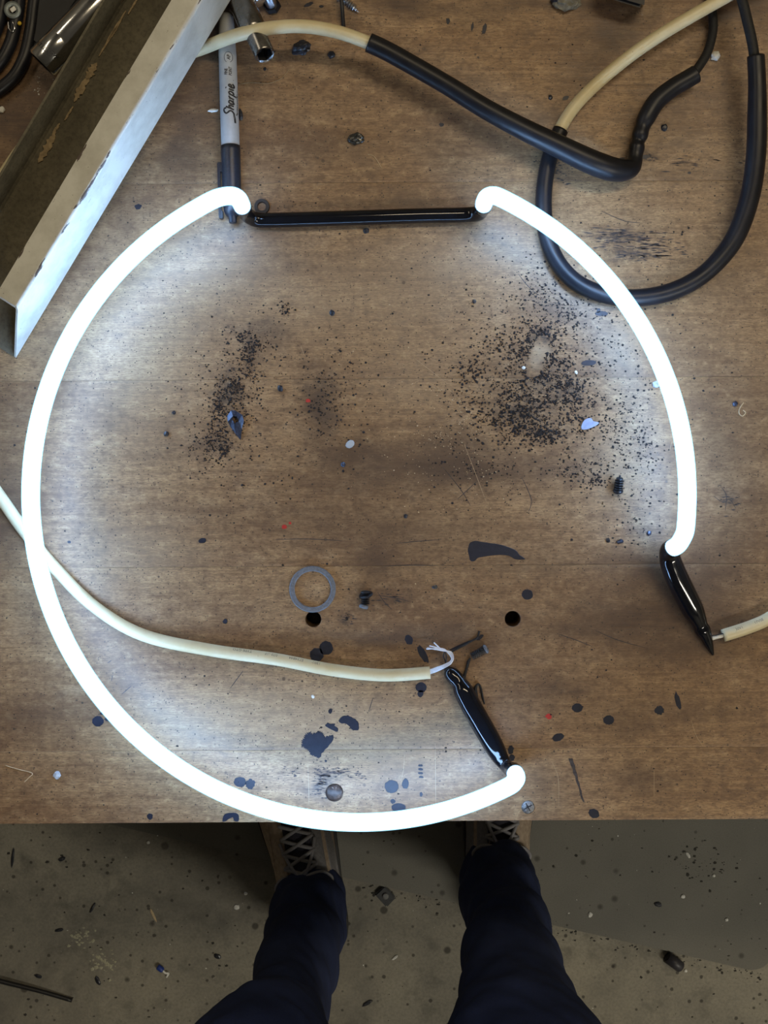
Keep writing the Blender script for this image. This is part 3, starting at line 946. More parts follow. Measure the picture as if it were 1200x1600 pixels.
# small upside-down print along the lower cable (it reads from the right end towards the left)
cab_path = [Vector(p[:3]) for p in catmull(wp([(330, 1016, .0040), (430, 1030, .0040), (520, 1047, .0040), (600, 1055, .0040)], RCB), 30)]
def cable_print(body, px_right, parent, path, r, off, flip=True, size=.0030):
    k0 = min(range(len(path)), key=lambda i: abs(path[i].x - W(px_right, 0, .004).x))
    vs, fs = text2d(body, size)
    out = []
    for (u, v) in vs:
        d = u; i = k0
        step = -1 if flip else 1
        while 0 < i < len(path) - 1 and d > (path[i + step] - path[i]).length:
            d -= (path[i + step] - path[i]).length; i += step
        i = max(1, min(len(path) - 2, i))
        tg = (path[i + step] - path[i]).normalized()
        p = path[i] + tg * d
        side = Vector((-tg.y, tg.x, 0)).normalized()
        a = off + v / r
        out.append(p + side * (math.sin(a) * (r + .00006)) + Vector((0, 0, 1)) * (math.cos(a) * (r + .00006)))
    mesh_obj('cable_print', out, fs, PRINT, parent)


for body, px in (('1301', 500), ('E734844', 473), ('070 -1F', 432), ('TYPE GTO', 392)):
    cable_print(body, px, cc, cab_path, RCB, -1.05, True, .0026)
cd_path = [Vector(p[:3]) for p in catmull(wp([(1130, 993, .0042), (1165, 982, .0042), (1200, 967, .0042), (1240, 940, .0042)], RCB), 30)]
for body, px in (('30V1', 1148), ('17V5E', 1178)):
    cable_print(body, px, cd, cd_path, .0040, .35, False, .0024)

# ------------------------------------------------------------------ painted steel channel
E = W(25, 559, 0.0008); U = W(450, -150, 0.0235)
ax = (U - E).normalized(); L = (U - E).length
left = Vector((-ax.y, ax.x, 0)).normalized()
upv = ax.cross(left) * 1.0
if upv.z < 0: upv = -upv
mit = (W(28, 480, 0.0405) - E).dot(ax)
ch = empty('steel_channel', E, 0, 'cream painted steel channel with chipped edges and grimy inside, leaning over the marker', 'channel')
WALL, LIP, WID, TK, LWALL = 0.0405, 0.0150, 0.0546, 0.0014, 0.0255


def prof_mesh(name, prof, mat, start_fn, nseg=40, attrs=True):
    """prof: list of (s,t,arc) of the outer line; thickened inward by TK"""
    n = len(prof)
    nor = []
    for i in range(n):
        a_ = prof[max(0, i - 1)]; b_ = prof[min(n - 1, i + 1)]
        dx, dy = b_[0] - a_[0], b_[1] - a_[1]; l = math.hypot(dx, dy)
        nor.append((dy / l, -dx / l))
    loop = [(p[0], p[1], p[2]) for p in prof] + [(prof[i][0] - TK * SG * nor[i][0], prof[i][1] - TK * SG * nor[i][1], prof[i][2]) for i in range(n - 1, -1, -1)]
    m = len(loop)
    vs, fs, A, Bv = [], [], [], []
    for k in range(nseg + 1):
        for (s, t, ar) in loop:
            d0 = start_fn(s, t)
            d = d0 + (L - d0) * k / nseg
            vs.append(E + ax * d + left * s + upv * t); A.append(ar); Bv.append(d)
    for k in range(nseg):
        for j in range(m):
            j2 = (j + 1) % m
            fs.append((k * m + j, k * m + j2, (k + 1) * m + j2, (k + 1) * m + j))
    fs.append(tuple(range(m))); fs.append(tuple(range(nseg * m + m - 1, nseg * m - 1, -1)))
    o = mesh_obj(name, vs, fs, mat, ch)
    fix_normals(o)
    if attrs:
        for nm, arr in (('prof', A), ('ax', Bv)):
            at = o.data.attributes.new(nm, 'FLOAT', 'POINT'); at.data.foreach_set('value', arr)
    return o


rb = 0.0022
pr = [(0, 0, 0), (0, 0.012, 0.012), (0, 0.026, 0.026), (0, WALL - rb, WALL - rb)]
for k in range(1, 6):
    t = k / 5 * math.pi / 2
    pr.append((rb - rb * math.cos(t), WALL - rb + rb * math.sin(t), WALL - rb + rb * t))
arc_end = pr[-1][2]
pr += [(rb + (LIP - rb) * .5, WALL, arc_end + (LIP - rb) * .5), (LIP, WALL, arc_end + LIP - rb)]
SG = -1
SG = 1
pr2 = pr[::-1]
prof_mesh('painted_flange', pr2, ENAMEL, lambda s, t: mit * max(0, min(1, t / WALL)))
tr_prof = [(TK, TK, 0), (WID * .5, TK, .02), (WID - .003, TK, .045), (WID - .001, TK + .0008, .047), (WID, TK + .003, .048), (WID, .014, .07), (WID, LWALL, .09)]
SG = -1
prof_mesh('grimy_trough', tr_prof, TROUGH, lambda s, t: 0.0)
# torn fibre residue stuck along the inner bend, pale strip on the left edge
rs = random.Random(3)
for i, (dd0, dd1, wd, s0) in enumerate([(.110, .130, .0026, .0052), (.128, .137, .0008, .0042), (.153, .171, .0024, .0050), (.168, .180, .0030, .0048), (.184, .216, .0007, .0040), (.196, .206, .0010, .0042), (.140, .150, .0006, .0060), (.215, .232, .0005, .0062)]):
    pts = []
    nn = 14
    for k in range(nn + 1):
        t = k / nn
        pts.append((dd0 + (dd1 - dd0) * t, WID - s0 + wd * math.sin(math.pi * t) ** .6 * rs.uniform(.35, 1.2)))
    for k in range(nn, -1, -1):
        t = k / nn
        pts.append((dd0 + (dd1 - dd0) * t + rs.uniform(-.0006, .0006), WID - s0 - .0004 - wd * math.sin(math.pi * t) ** .6 * rs.uniform(.2, 1.1)))
    vs = []
    for (d_, s_) in pts:
        vs.append(E + ax * d_ + left * s_ + upv * (TK + .0004))
    for (d_, s_) in pts:
        vs.append(E + ax * d_ + left * s_ + upv * (TK + .0011))
    m = len(pts)
    bm = bmesh.new(); f = bm.faces.new([bm.verts.new(v) for v in vs[m:]]); bmesh.ops.triangulate(bm, faces=[f]); bm.verts.index_update()
    fs = [(j, (j + 1) % m, m + (j + 1) % m, m + j) for j in range(m)] + [tuple(m + v.index for v in t.verts) for t in bm.faces]
    bm.free()
    mesh_obj('torn_residue', vs, fs, TAN, ch)

# ------------------------------------------------------------------ felt marker
MR = 0.00595
mA = W(353.5, 22, MR + .0002); mB = W(364.0, 349, MR + .0002)
max_ = (mA - mB).normalized(); ML = (mA - mB).length
side = Vector((max_.y, -max_.x, 0)).normalized()      # towards image right
if side.x < 0: side = -side
mk = empty('marker_pen', (mB + mA) / 2 - Vector((0, 0, MR)), 0, 'grey felt marker with black cap lying under the ring end', 'marker')
capL = (W(361.5, 224, MR * 2) - mB).dot(max_)
lathe('barrel', mB, max_, [(capL - .004, MR * .93), (capL + .002, MR * .96), (capL + .02, MR * .96), (ML * .80, MR * .93), (ML - .006, MR * .80), (ML - .002, MR * .72), (ML, MR * .5)], BARREL, mk, 28)
cap_o = lathe('cap', mB, max_, [(0.0, MR * .30), (0.0006, MR * .42), (0.004, MR * .45), (0.0046, MR * .60), (0.0070, MR * .88), (0.012, MR * .97), (capL - .003, MR * 1.02), (capL, MR * 1.02), (capL + .0002, MR * .94)], CAP, mk, 28)
# clip on the image-left side of the cap
c_l = -side
def clip_box(d0, d1, s0, s1, z0, z1):
    P = []
    for z in (z0, z1):
        for (d, s) in ((d0, s0), (d0, s1), (d1, s1), (d1, s0)):
            P.append(mB + max_ * d + c_l * s + Vector((0, 0, z)))
    return P
box('clip', clip_box(.0030, capL - .010, MR * 1.12, MR * 1.42, -.0022, .0022), CAP, cap_o, .0005)
box('clip_root', clip_box(capL - .016, capL - .010, MR * .8, MR * 1.3, -.0022, .0022), CAP, cap_o, .0004)
box('clip_tip', clip_box(.0030, .0080, MR * .98, MR * 1.3, -.0022, .0022), CAP, cap_o, .0004)

BR = MR * .955
def on_barrel(cx, cy, lift=.00008):
    """crop coordinates used while tracing the print (8.88 px per photo pixel, origin 330,60)"""
    px, py = 330 + cx / 8.88, 60 + cy / 8.88
    p = W(px, py, MR * 1.9)
    d = (p - mB).dot(max_)
    s = (p - mB).dot(side)
    s = max(-BR * .97, min(BR * .97, s))
    r = BR * (1 - 0.03 * max(0, (d - capL - .02) / .05))
    return mB + max_ * d + side * s + Vector((0, 0, math.sqrt(max(0, r * r - s * s)) + lift))


def ink_stroke(pts, w, name='lettering'):
    """pts in crop coords; ribbon w crop px wide"""
    P = catmull(pts, 5) if len(pts) > 2 else pts
    vs, fs = [], []
    for i, p in enumerate(P):
        a_ = P[max(0, i - 1)]; b_ = P[min(len(P) - 1, i + 1)]
        dx, dy = b_[0] - a_[0], b_[1] - a_[1]; l = math.hypot(dx, dy) or 1
        vs.append((p[0] - dy / l * w / 2, p[1] + dx / l * w / 2)); vs.append((p[0] + dy / l * w / 2, p[1] - dx / l * w / 2))
    fs = [(2 * i, 2 * i + 1, 2 * i + 3, 2 * i + 2) for i in range(len(P) - 1)]
    return vs, fs


LV, LF = [], []
def add_ink(vs, fs):
    b0 = len(LV); LV.extend(vs); LF.extend([tuple(b0 + k for k in f) for f in fs])


US, VS = 84.0, 74.0
def letter(pts):
    out = []
    for (u, v) in pts:
        u2 = u + .22 * v
        out.append((316 - v * VS * 0.98, 1085 - u2 * US))
    return out


for st in ([(1.02, 1.45), (1.0, 1.75), (.72, 1.92), (.36, 1.78), (.22, 1.45), (.42, 1.12), (.72, .82), (.80, .42), (.55, .06), (.15, -.05), (-.35, -.15), (-.95, -.22)],
           [(1.32, 1.55), (1.22, 1.0), (1.15, .02)], [(1.18, .42), (1.42, .88), (1.66, .86), (1.66, .4), (1.70, .05)],
           [(2.42, .86), (2.12, .95), (1.96, .5), (2.08, .06), (2.34, .25), (2.50, .92), (2.46, .35), (2.56, .04)],
           [(2.86, .96), (2.86, .4), (2.82, .02)], [(2.86, .5), (3.02, .86), (3.24, .92)],
           [(3.50, .98), (3.46, .3), (3.38, -.52)], [(3.48, .6), (3.70, .95), (3.96, .78), (3.92, .25), (3.62, .06)],
           [(4.34, .98), (4.32, .4), (4.40, .04)], [(4.40, 1.45), (4.46, 1.62)],
           [(4.72, .42), (5.08, .60), (5.08, .90), (4.86, .96), (4.68, .5), (4.80, .06), (5.10, .06), (5.32, .32)]):
    add_ink(*ink_stroke(letter(st), 23))
add_ink(*ink_stroke([(303, 580), (309, 574)], 8))
mesh_obj('lettering', [on_barrel(*p) for p in LV], LF, INK, mk)


def barrel_text(body, cx_base, cy_start, h, name='lettering', shear=0.0, squeeze=1.0):
    vs, fs = text2d(body, 1.0, .03)
    mesh_obj(name, [on_barrel(cx_base - v * h, cy_start - (u + shear * v) * h * squeeze) for u, v in vs], fs, INK, mk)


barrel_text('FINE', 226, 506, 60, shear=.0, squeeze=.72)
barrel_text('POINT', 284, 516, 58, shear=.25, squeeze=.68)
barrel_text('AP', 262, 295, 62, squeeze=.95)
barrel_text('Permanent Marker', 366, 1070, 36, shear=.2, squeeze=1.55)
ring = []
for k in range(33):
    a_ = math.radians(25 + 310 * k / 32)
    ring.append((238 + 57 * math.sin(a_) * 1.0, 262 - 74 * math.cos(a_ + math.pi)))
v_, f_ = ink_stroke(ring, 6)
mesh_obj('seal_ring', [on_barrel(*p) for p in v_], f_, INK, mk)

# ------------------------------------------------------------------ sockets and hardware
def socket(name, mouth, tail, profile, label, parts_bore, mat=CHROME, hexr=None, square=True, seg=28):
    ax_ = (Vector(tail) - Vector(mouth)).normalized()
    root = empty(name, (Vector(mouth) + Vector(tail)) / 2, 0, label, 'socket')
    b = lathe('body', mouth, ax_, profile, mat, root, seg, cap=False)
    # hexagonal bore
    r = parts_bore
    o = lathe('bore', Vector(mouth) - ax_ * .0002, ax_, [(0.0004, r), (.010, r), (.0101, .0002)], DARKIN, root, 6, smooth=False, cap=False)
    # rim between bore and body
    ref = Vector((0, 0, 1)); u = (ref - ax_ * ref.dot(ax_)).normalized(); w = ax_.cross(u)
    vs, fs = [], []
    N = 36
    r0 = profile[0][1]
    for k in range(N):
        an = 2 * math.pi * k / N
        dirn = u * math.cos(an) + w * math.sin(an)
        seg6 = math.pi / 3
        rh = r * math.cos(seg6 / 2) / math.cos((an % seg6) - seg6 / 2)
        vs.append(Vector(mouth) + dirn * r0); vs.append(Vector(mouth) + ax_ * .0006 + dirn * rh)
    for k in range(N):
        k2 = (k + 1) % N
        fs.append((2 * k, 2 * k2, 2 * k2 + 1, 2 * k + 1))
    rm = mesh_obj('rim', vs, fs, mat, root)
    return root, ax_


R1 = 0.0106
m1 = W(66, 101, R1 + .0066); t1 = W(185, -22, R1 + .0066)
s1, a1 = socket('deep_socket', m1, t1, [(0, R1 * .93), (.0008, R1), (.018, R1), (.0186, R1 * .985), (.0194, R1), (.070, R1), (.0715, R1 * .96), (.072, R1 * .5)], 'large chrome deep socket at the upper left corner beside black cables', .0078, CHROME)
# stamped size marks around the mouth
refu = Vector((0, 0, 1)); uu = (refu - a1 * refu.dot(a1)).normalized(); ww = a1.cross(uu)
if ww.dot(Vector((1, -1, 0))) < 0: wsgn = -1
else: wsgn = 1
for body, d0, an0 in (('S.T.I.L.O', .006, -.75), ('GW', .0075, .25)):
    vs, fs = text2d(body, .0034)
    out = []
    for (u_, v_) in vs:
        an = an0 + u_ / R1
        out.append(m1 + a1 * (d0 + v_) + (uu * math.cos(an) + ww * wsgn * math.sin(an)) * (R1 + .00005))
    mesh_obj('stamped_mark', out, fs, INK, s1)

m2 = W(414, 86, .0290)
t2 = W(372, -8, .0110)
ax2 = (Vector(t2) - Vector(m2)).normalized()
s2, _ = socket('socket', m2, t2, [(0, .0057), (.0006, .0062), (.016, .0063), (.019, .0074), (.0195, .0078), (.052, .0078), (.0535, .0072), (.054, .003)], 'steel deep socket with a hexagonal mouth poking out under the cream cable', .0048, DULLCHROME)
# two short bright fittings at the top edge
b1 = empty('chrome_fitting', W(404, 2, 0), 0, 'bright chrome fitting cut off by the top edge above the cream cable', 'fitting')
lathe('collar', W(404, 1, .0078) , (W(388, -42, .0078) - W(404, 1, .0078)), [(-.003, .002), (-.002, .0055), (0, .0072), (.004, .0076), (.010, .0076), (.0105, .0066), (.02, .0066)], CHROME, b1, 24)
lathe('shank', W(395, -22, .0078), (W(388, -42, .0078) - W(404, 1, .0078)), [(0, .0050), (.025, .0050)], CHROME, b1, 20)
b2 = empty('bolt', W(427, 11, 0), 0, 'small bolt with its round bright end up at the top edge', 'bolt')
lathe('shaft', W(427, 12, 0), (-.28, .35, 1), [(0, .0036), (.002, .0036), (.012, .0036), (.0126, .0030)], ZINC, b2, 18)
lathe('bolt_head', W(427, 12, 0) , (-.28, .35, 1), [(-.0002, .0052), (.0030, .0052)], DARKSTEEL, b2, 6, smooth=False)


def screw(name, tip, head, r, label, mat, headr=None, headh=.0016, turns=8, cat='screw', pointed=True, helix=1.22, headmat=None, core=.62):
    tip, head = Vector(tip), Vector(head)
    ax_ = (head - tip).normalized(); Ls = (head - tip).length
    root = empty(name, (tip + head) / 2 , 0, label, cat)
    prof = []
    N = turns * 4
    for i in range(N + 1):
        t = i / N
        rr = r * (min(1, t / .3) if pointed else 1)
        z = (helix if i % 4 in (1, 2) else core)
        prof.append((Ls * t, max(.00008, rr * z)))
    lathe('threaded_shank', tip, ax_, prof, mat, root, 12, smooth=False)
    if headr:
        lathe('screw_head', head, ax_, [(-.0002, headr * .6), (.0003, headr), (headh * .55, headr), (headh, headr * .7)], headmat or mat, root, 18)
    return root


screw('wood_screw', W(561, 19, .0020), W(533, -4, .0024), .0019, 'silver wood screw at the top edge with its pointed tip down right', ZINC, .0035, turns=9)
tie = empty('cable_tie', W(535, 20, 0), 0, 'thin black plastic strip hanging down beside the silver screw', 'strip')
P = []
tube('strip_band', wp([(532, -20, .0058, .0012), (534, 5, .0055, .0012), (535.5, 25, .0040, .0012), (537, 46, .0016, .0012)]), BLACKPLASTIC, tie, 8, 4)

screw('drywall_screw', W(969, 742, .0070), W(966, 765, .0030), .0023, 'short black screw lying tip up right of the soot patch', DARKSTEEL, .0032, .0024, turns=6)
sx = screw('machine_screw', W(571, 944, .0023), W(571, 927, .0026), .0022, 'small dark screw with a loose washer below centre', DARKSTEEL, .0030, turns=6, pointed=False)
lathe('washer', W(572, 930, .0026), (W(569, 920, .0040) - W(572, 931, .0020)), [(0, .0014), (0, .0044), (.0006, .0044), (.0006, .0014)], DARKSTEEL, sx, 20, cap=False)
lathe('end_boss', W(569, 945, .0022), (W(568, 952, .0022) - W(571, 940, .0022)), [(0, .0026), (.0012, .0030), (.0022, .0026)], STEEL, sx, 16)
screw('black_screw', W(737, 1026, .0021), W(757, 1015, .0023), .0022, 'small black screw with grey head near the bared strands', DARKSTEEL, .0030, .0020, turns=7, pointed=False, headmat=STEEL)

# bolt heads set into the bench
cbh = empty('carriage_bolt', W(522, 1238, 0), 0, 'domed brown carriage bolt head set in the bench near the front edge', 'bolt')
lathe('bolt_dome', W(522.5, 1238.5, 0), (0, 0, 1), [(-.001, .0056), (.0004, .0056), (.0014, .0050), (.0022, .0036), (.0026, .0018), (.00265, .0002)], RUSTY, cbh, 26)
sc2 = empty('bench_screw', W(825, 1261, 0), 0, 'scuffed silver screw head set in the bench by the lower tube end', 'screw')
lathe('head_disc', W(825, 1261, 0), (0, 0, 1), [(-.001, .0041), (.0006, .0041), (.0010, .0036), (.0011, .0001)], simple('scuffed_screw_head', (0.20, 0.20, 0.20), 0.45, 0.7, 0.5, 0.6, 900, 0.9), sc2, 20)
for an in (0.5, 2.07):
    dx, dy = math.cos(an) * .0027, math.sin(an) * .0027
    q = W(825, 1261, .00108)
    box('drive_slot', [q + Vector(v) for v in ((-dx - dy * .12, -dy + dx * .12, 0), (dx - dy * .12, dy + dx * .12, 0), (dx + dy * .12, dy - dx * .12, 0), (-dx + dy * .12, -dy - dx * .12, 0),
                                               (-dx - dy * .12, -dy + dx * .12, .0001), (dx - dy * .12, dy + dx * .12, .0001), (dx + dy * .12, dy - dx * .12, .0001), (-dx + dy * .12, -dy - dx * .12, .0001))], DARKSTEEL, sc2)

# ring washers
def washer(name, px, py, ro, ri, th, mat, label, seg=40):
    q = W(px, py, 0.0)
    o = lathe(name, q, (0, 0, 1), [(0, ri), (0, ro), (th * .7, ro), (th, ro * .965), (th, ri * 1.05), (th * .75, ri), (0, ri)], mat, None, seg, smooth=False, cap=False)
    return tag(o, label, 'washer')


washer('steel_ring', 488.5, 920.5, 36.3 * K0, 28.2 * K0, .0016, STEEL, 'large flat grey steel ring washer above a drilled hole')
washer('rubber_ring', 409.5, 323.5, 12 * K0, 6.6 * K0, .0020, BLACKPLASTIC, 'tiny black rubber ring touching the black jumper tube', 24)

# black cable bundle and ring terminal, top left
for off, r, lb_ in ((9, .0040, 'black cable in the upper left corner, the one nearest the large socket'), (-13, .0040, 'black cable in the upper left corner, between two others'),
                    (-35, .0040, 'black cable at the very corner, crossed by the ring terminal')):
    o = tube('black_cable', wp([(x_ + off, y_ + off, r + .0002) for x_, y_ in ((80, -300), (62, -140), (50, -40), (44, 0), (39, 40), (28, 84), (4, 120), (-50, 150), (-160, 172), (-330, 180))], r), SLEEVE, None, 14, 6)
    tag(o, lb_, 'cable', 'black cables in the corner')
rt = empty('ring_terminal', W(20, 18, .0082), 0, 'small grey ring terminal lying on the black cables in the corner', 'terminal')
q = W(20, 16, .0086)
lathe('terminal_ring', q, (.1, -.1, 1), [(0, .0022), (0, .0052), (.0010, .0052), (.0010, .0022), (0, .0022)], simple('dull_terminal_metal', (.22, .25, .25), .45, .5), rt, 24, cap=False)
box('crimp_plate', [W(a, b, h) for h in (.0092, .0108) for a, b in ((15, 14), (22, 9), (26, 15), (19, 20))], WHITEBIT, rt, .0003)
tube('wire_loop', wp([(13, 34, .0090), (14, 44, .0088), (19, 50, .0086), (23, 44, .0088), (20, 34, .0090)], .0005), CHROME, rt, 6, 5)
chunk('yellow_bead', W(31, 37, .0084), .0013, .0013, .0011, YELLOW, rt, 0, .1, 1, 2, False)
# dark box behind the large socket
o = box('black_case', [W(*p, h) for h in (0.0, .006) for p in ((47, -90), (47, 62), (66, 80), (185, -90))], BLACKPLASTIC, None, .0015)
tag(o, 'flat black plastic case behind the large chrome socket in the corner', 'case')
o = box('black_block', [W(*p, h) for h in (0.0, .020) for p in ((938, -60), (938, -6), (1006, 14), (1014, -60))], BLACKPLASTIC, None, .0022)
tag(o, 'black plastic block cut off by the top edge near the looped cable', 'block')
lump = chunk('putty_lump', W(885, 5, 0), .0085, .0060, .0045, GREYGREEN, None, .2, .35, 4, 3)
tag(lump, 'dirty grey putty lump at the top edge left of the black block', 'lump')
lump = chunk('plastic_stub', W(869, 2, 0), .0032, .0038, .0042, CHUNKM, None, .4, .3, 9, 2)
tag(lump, 'small black stub at the top edge touching the grey lump', 'stub')

# ------------------------------------------------------------------ single scraps on the bench (each a thing)
SCR = [  # name, px, py, sx_px, sy_px, h_mm, rz, mat, cat, label, sharp
    ('plastic_scrap', 471, 76, 15, 11, 5.5, .35, CHUNKM, 'scrap', 'broken black plastic scrap just right of the socket mouth', True),
    ('plastic_scrap', 518, 86, 6, 5.5, 2.4, .1, CHUNKM, 'scrap', 'small black crumb between the larger scrap and the sleeve end', True),
    ('slag_lump', 556, 218, 12.5, 9.5, 4.0, .2, simple('glassy_black_slag', (.035, .034, .030), .2, .1, .6, .7, 500, .5), 'lump', 'glinting black lump alone on the boards above the jumper', True),
    ('black_crumb', 572, 361, 5, 4.5, 2.0, .2, CHUNKM, 'crumb', 'single black crumb just below the jumper tube', True),
    ('black_crumb', 414, 108, 2.6, 2.8, 1.2, .2, CHUNKM, 'crumb', 'tiny black crumb just below the socket mouth', True),
    ('black_crumb', 376, 180, 4.2, 8.5, 2.6, .1, CHUNKM, 'crumb', 'dark crumb against the right side of the marker barrel', True),
    ('black_crumb', 260, 678, 4.4, 4.2, 2.0, .3, CHUNKM, 'crumb', 'round black crumb left of the foil scrap', True),
    ('black_crumb', 272, 645, 3.2, 3.0, 1.5, .3, CHUNKM, 'crumb', 'smaller black crumb above the round one left of the foil', True),
    ('black_crumb', 438, 607, 4.4, 5.2, 2.2, .5, CHUNKM, 'crumb', 'blue-black crumb to the right of the left soot patch', True),
    ('black_crumb', 519, 489, 4.2, 5.0, 1.6, .4, CHUNKM, 'crumb', 'dark crumb alone in the upper middle of the ring', True),
    ('clear_droplet', 547, 694, 7.6, 6.0, 1.8, .6, GBIT, 'droplet', 'clear glassy droplet with a bright rim near the ring centre', False),
    ('blue_crumb', 536, 726, 3.6, 4.2, 1.6, .2, FOIL, 'crumb', 'tiny blue-black crumb below the clear droplet', True),
    ('glass_crumb', 90, 1210.5, 6, 6, 3.6, .2, GBIT, 'crumb', 'sparkling clear crumb outside the ring at lower left', True),
    ('glass_crumb', 1025, 601, 6, 5.4, 3.2, .4, GBIT, 'crumb', 'clear bluish crumb touching the inside of the right arc', True),
    ('blue_crumb', 1148, 631, 4.4, 4, 2.2, .4, FOIL, 'crumb', 'blue-black crumb outside the ring at the right', True),
    ('white_lump', 1117, 88.5, 7.5, 7, 4, .4, WHITEBIT, 'lump', 'crumbly white lump between the two thin black leads', True),
    ('white_chip', 3, 172, 6, 5, 2.4, .5, WHITEBIT, 'chip', 'white chip at the left edge above the channel', True),
    ('white_sliver', 333, 173, 8, 2.8, 1.6, .05, WHITEBIT, 'sliver', 'white sliver touching the left side of the marker barrel', True),
    ('blue_crumb', 1014, 833, 4.0, 3.6, 1.8, .4, FOIL, 'crumb', 'blue crumb above the right electrode top', True),
    ('blue_crumb', 969, 846, 5.4, 3.4, 1.8, .2, FOIL, 'crumb', 'blue crumb left of the right electrode', True),
    ('black_crumb', 950, 844, 3.6, 3.8, 1.8, .2, CHUNKM, 'crumb', 'black crumb beside the blue one left of the right electrode', True),
    ('black_crumb', 1027, 151, 3.2, 2.4, 1.4, .2, CHUNKM, 'crumb', 'black crumb under the kinked sleeve end', True),
    ('black_crumb', 860, 152.5, 3.4, 3.8, 1.6, .2, CHUNKM, 'crumb', 'black crumb left of where the cream cable enters its loop sleeve', True),
    ('black_crumb', 1038, 199.5, 5, 5.4, 1.8, .2, CHUNKM, 'crumb', 'purplish black crumb inside the loop right of the kink', True),
    ('black_crumb', 634, 806.5, 3.0, 3.4, 1.6, .2, CHUNKM, 'crumb', 'dark crumb above and right of the steel ring', True),
    ('black_crumb', 679, 917, 4.6, 3, 1.2, .2, CHUNKM, 'crumb', 'flat dark crumb between the small screw and the paint splash', True),
    ('black_crumb', 741, 471, 3.2, 3.4, 1.6, .2, CHUNKM, 'crumb', 'black crumb upper left of the right soot patch', True),
    ('white_crumb', 818, 575, 3.0, 2.6, 1.4, .5, WHITEBIT, 'crumb', 'tiny white crumb inside the right soot patch', True),
    ('white_crumb', 900, 582, 2.2, 3.2, 1.4, .5, WHITEBIT, 'crumb', 'tiny white crumb at the right border of the soot patch', True),
    ('white_crumb', 489, 1088, 2.4, 3.2, 1.2, .4, WHITEBIT, 'crumb', 'tiny white crumb above the large paint splash', True),
]
for i, (nm, px, py, sx_, sy_, h, rz, mt, ct, lb_, shp) in enumerate(SCR):
    k = (CZ - T - h * .0005) / F
    o = chunk(nm, W(px, py, 0.00005), sx_ * k, sy_ * k, h * .0006, mt, None, rz, .32 if shp else .12, i + 2, 2 if sx_ < 9 else 3, shp)
    tag(o, lb_, ct)
# crumpled foil scrap: folded facets with a torn hole
FO = [(355, 650, .6), (361, 641, 1.4), (369, 642, .8), (378, 648, 1.8), (381, 657, .7), (378, 670, 1.6), (376, 688, .5), (368, 678, 1.5), (360, 667, .4), (356, 659, 1.5)]
FI = [(364, 650, 3.0), (370, 651, 2.2), (373, 658, 3.4), (371, 667, 2.4), (366, 662, 3.2), (363, 655, 2.0)]
vs = [W(a_, b_, h_ * .001) for a_, b_, h_ in FO] + [W(a_, b_, h_ * .001) for a_, b_, h_ in FI]
vs += [v - Vector((0, 0, .0004)) for v in vs]
tri = [(0, 1, 10), (1, 2, 10), (2, 11, 10), (2, 3, 11), (3, 4, 12), (3, 12, 11), (4, 5, 12), (5, 13, 12), (5, 6, 13), (6, 7, 13), (7, 14, 13), (7, 8, 14), (8, 9, 15), (8, 15, 14), (9, 0, 10), (9, 10, 15), (12, 13, 14)]
fs = tri + [tuple(k + 16 for k in reversed(t)) for t in tri] + [(k, (k + 1) % 10, 16 + (k + 1) % 10, 16 + k) for k in range(10)]
o = mesh_obj('foil_scrap', vs, fs, FOIL); fix_normals(o)
o.location.z = T
tag(o, 'crumpled dark blue foil scrap in the left patch of soot', 'scrap')
# flat blue-grey chip, slightly curled
o = splat('paint_chip', [(908, 667), (911, 659), (917, 654), (924, 653.5), (927, 658), (936, 660), (933, 664), (925, 668), (916, 671), (909, 671)], BLUECHIP, None, .0006, .0009, 0, 1, 2)
tag(o, 'pale blue paint chip lying at the right of the soot patch', 'chip')
# bent black wire hooks beside the lower electrode
o = tube('wire_hook', wp([(745, 1090, .0012, .0010), (743, 1076, .0012, .0010), (747, 1069, .0012, .0007), (751, 1074, .0011, .0006), (754, 1088, .0010, .0006), (757, 1100, .0008, .0004)]), THINBLACK, None, 8, 5)
tag(o, 'bent black wire hook to the right of the lower electrode', 'wire')
o = tube('wire_bit', wp([(724, 1062, .0012, .0011), (727, 1052, .0014, .0009), (730, 1042, .0012, .0008), (732, 1034, .0012, .0010), (735, 1028, .0010, .0005)]), THINBLACK, None, 8, 5)
tag(o, 'knotted black wire bit between the electrode and the small black screw', 'wire')
o = tube('wire_bit', wp([(706, 1018, .0008), (722, 1010, .0008), (738, 1001, .0008), (746, 996, .0010), (749, 986, .0008)], .0006), THINBLACK, None, 7, 5)
tag(o, 'thin dark wire running up right from the bared strands', 'wire')
# fine curled fibres
def fibre(pts, label, mat=SAWDUST, r=.00022, cat='fibre'):
    o = tube('fibre', wp([(a, b, .0004) for a, b in pts], r), mat, None, 5, 5)
    tag(o, label, cat)


fibre([(1162, 629), (1156, 638), (1155, 646), (1160, 650), (1165, 645), (1161, 641)], 'pale curled fibre shaped like a six at the right edge', r=.0003)
fibre([(8, 1196), (28, 1202), (50, 1208), (46, 1214), (38, 1222)], 'pale bent fibre at the lower left bench corner', r=.0003)
fibre([(372, 132), (392, 129), (420, 130), (440, 122), (452, 108)], 'brown curled fibre to the right of the marker print', TAN, .00022)
fibre([(575, 241), (585, 245), (596, 262)], 'short pale fibre right of the glinting lump', r=.0002)

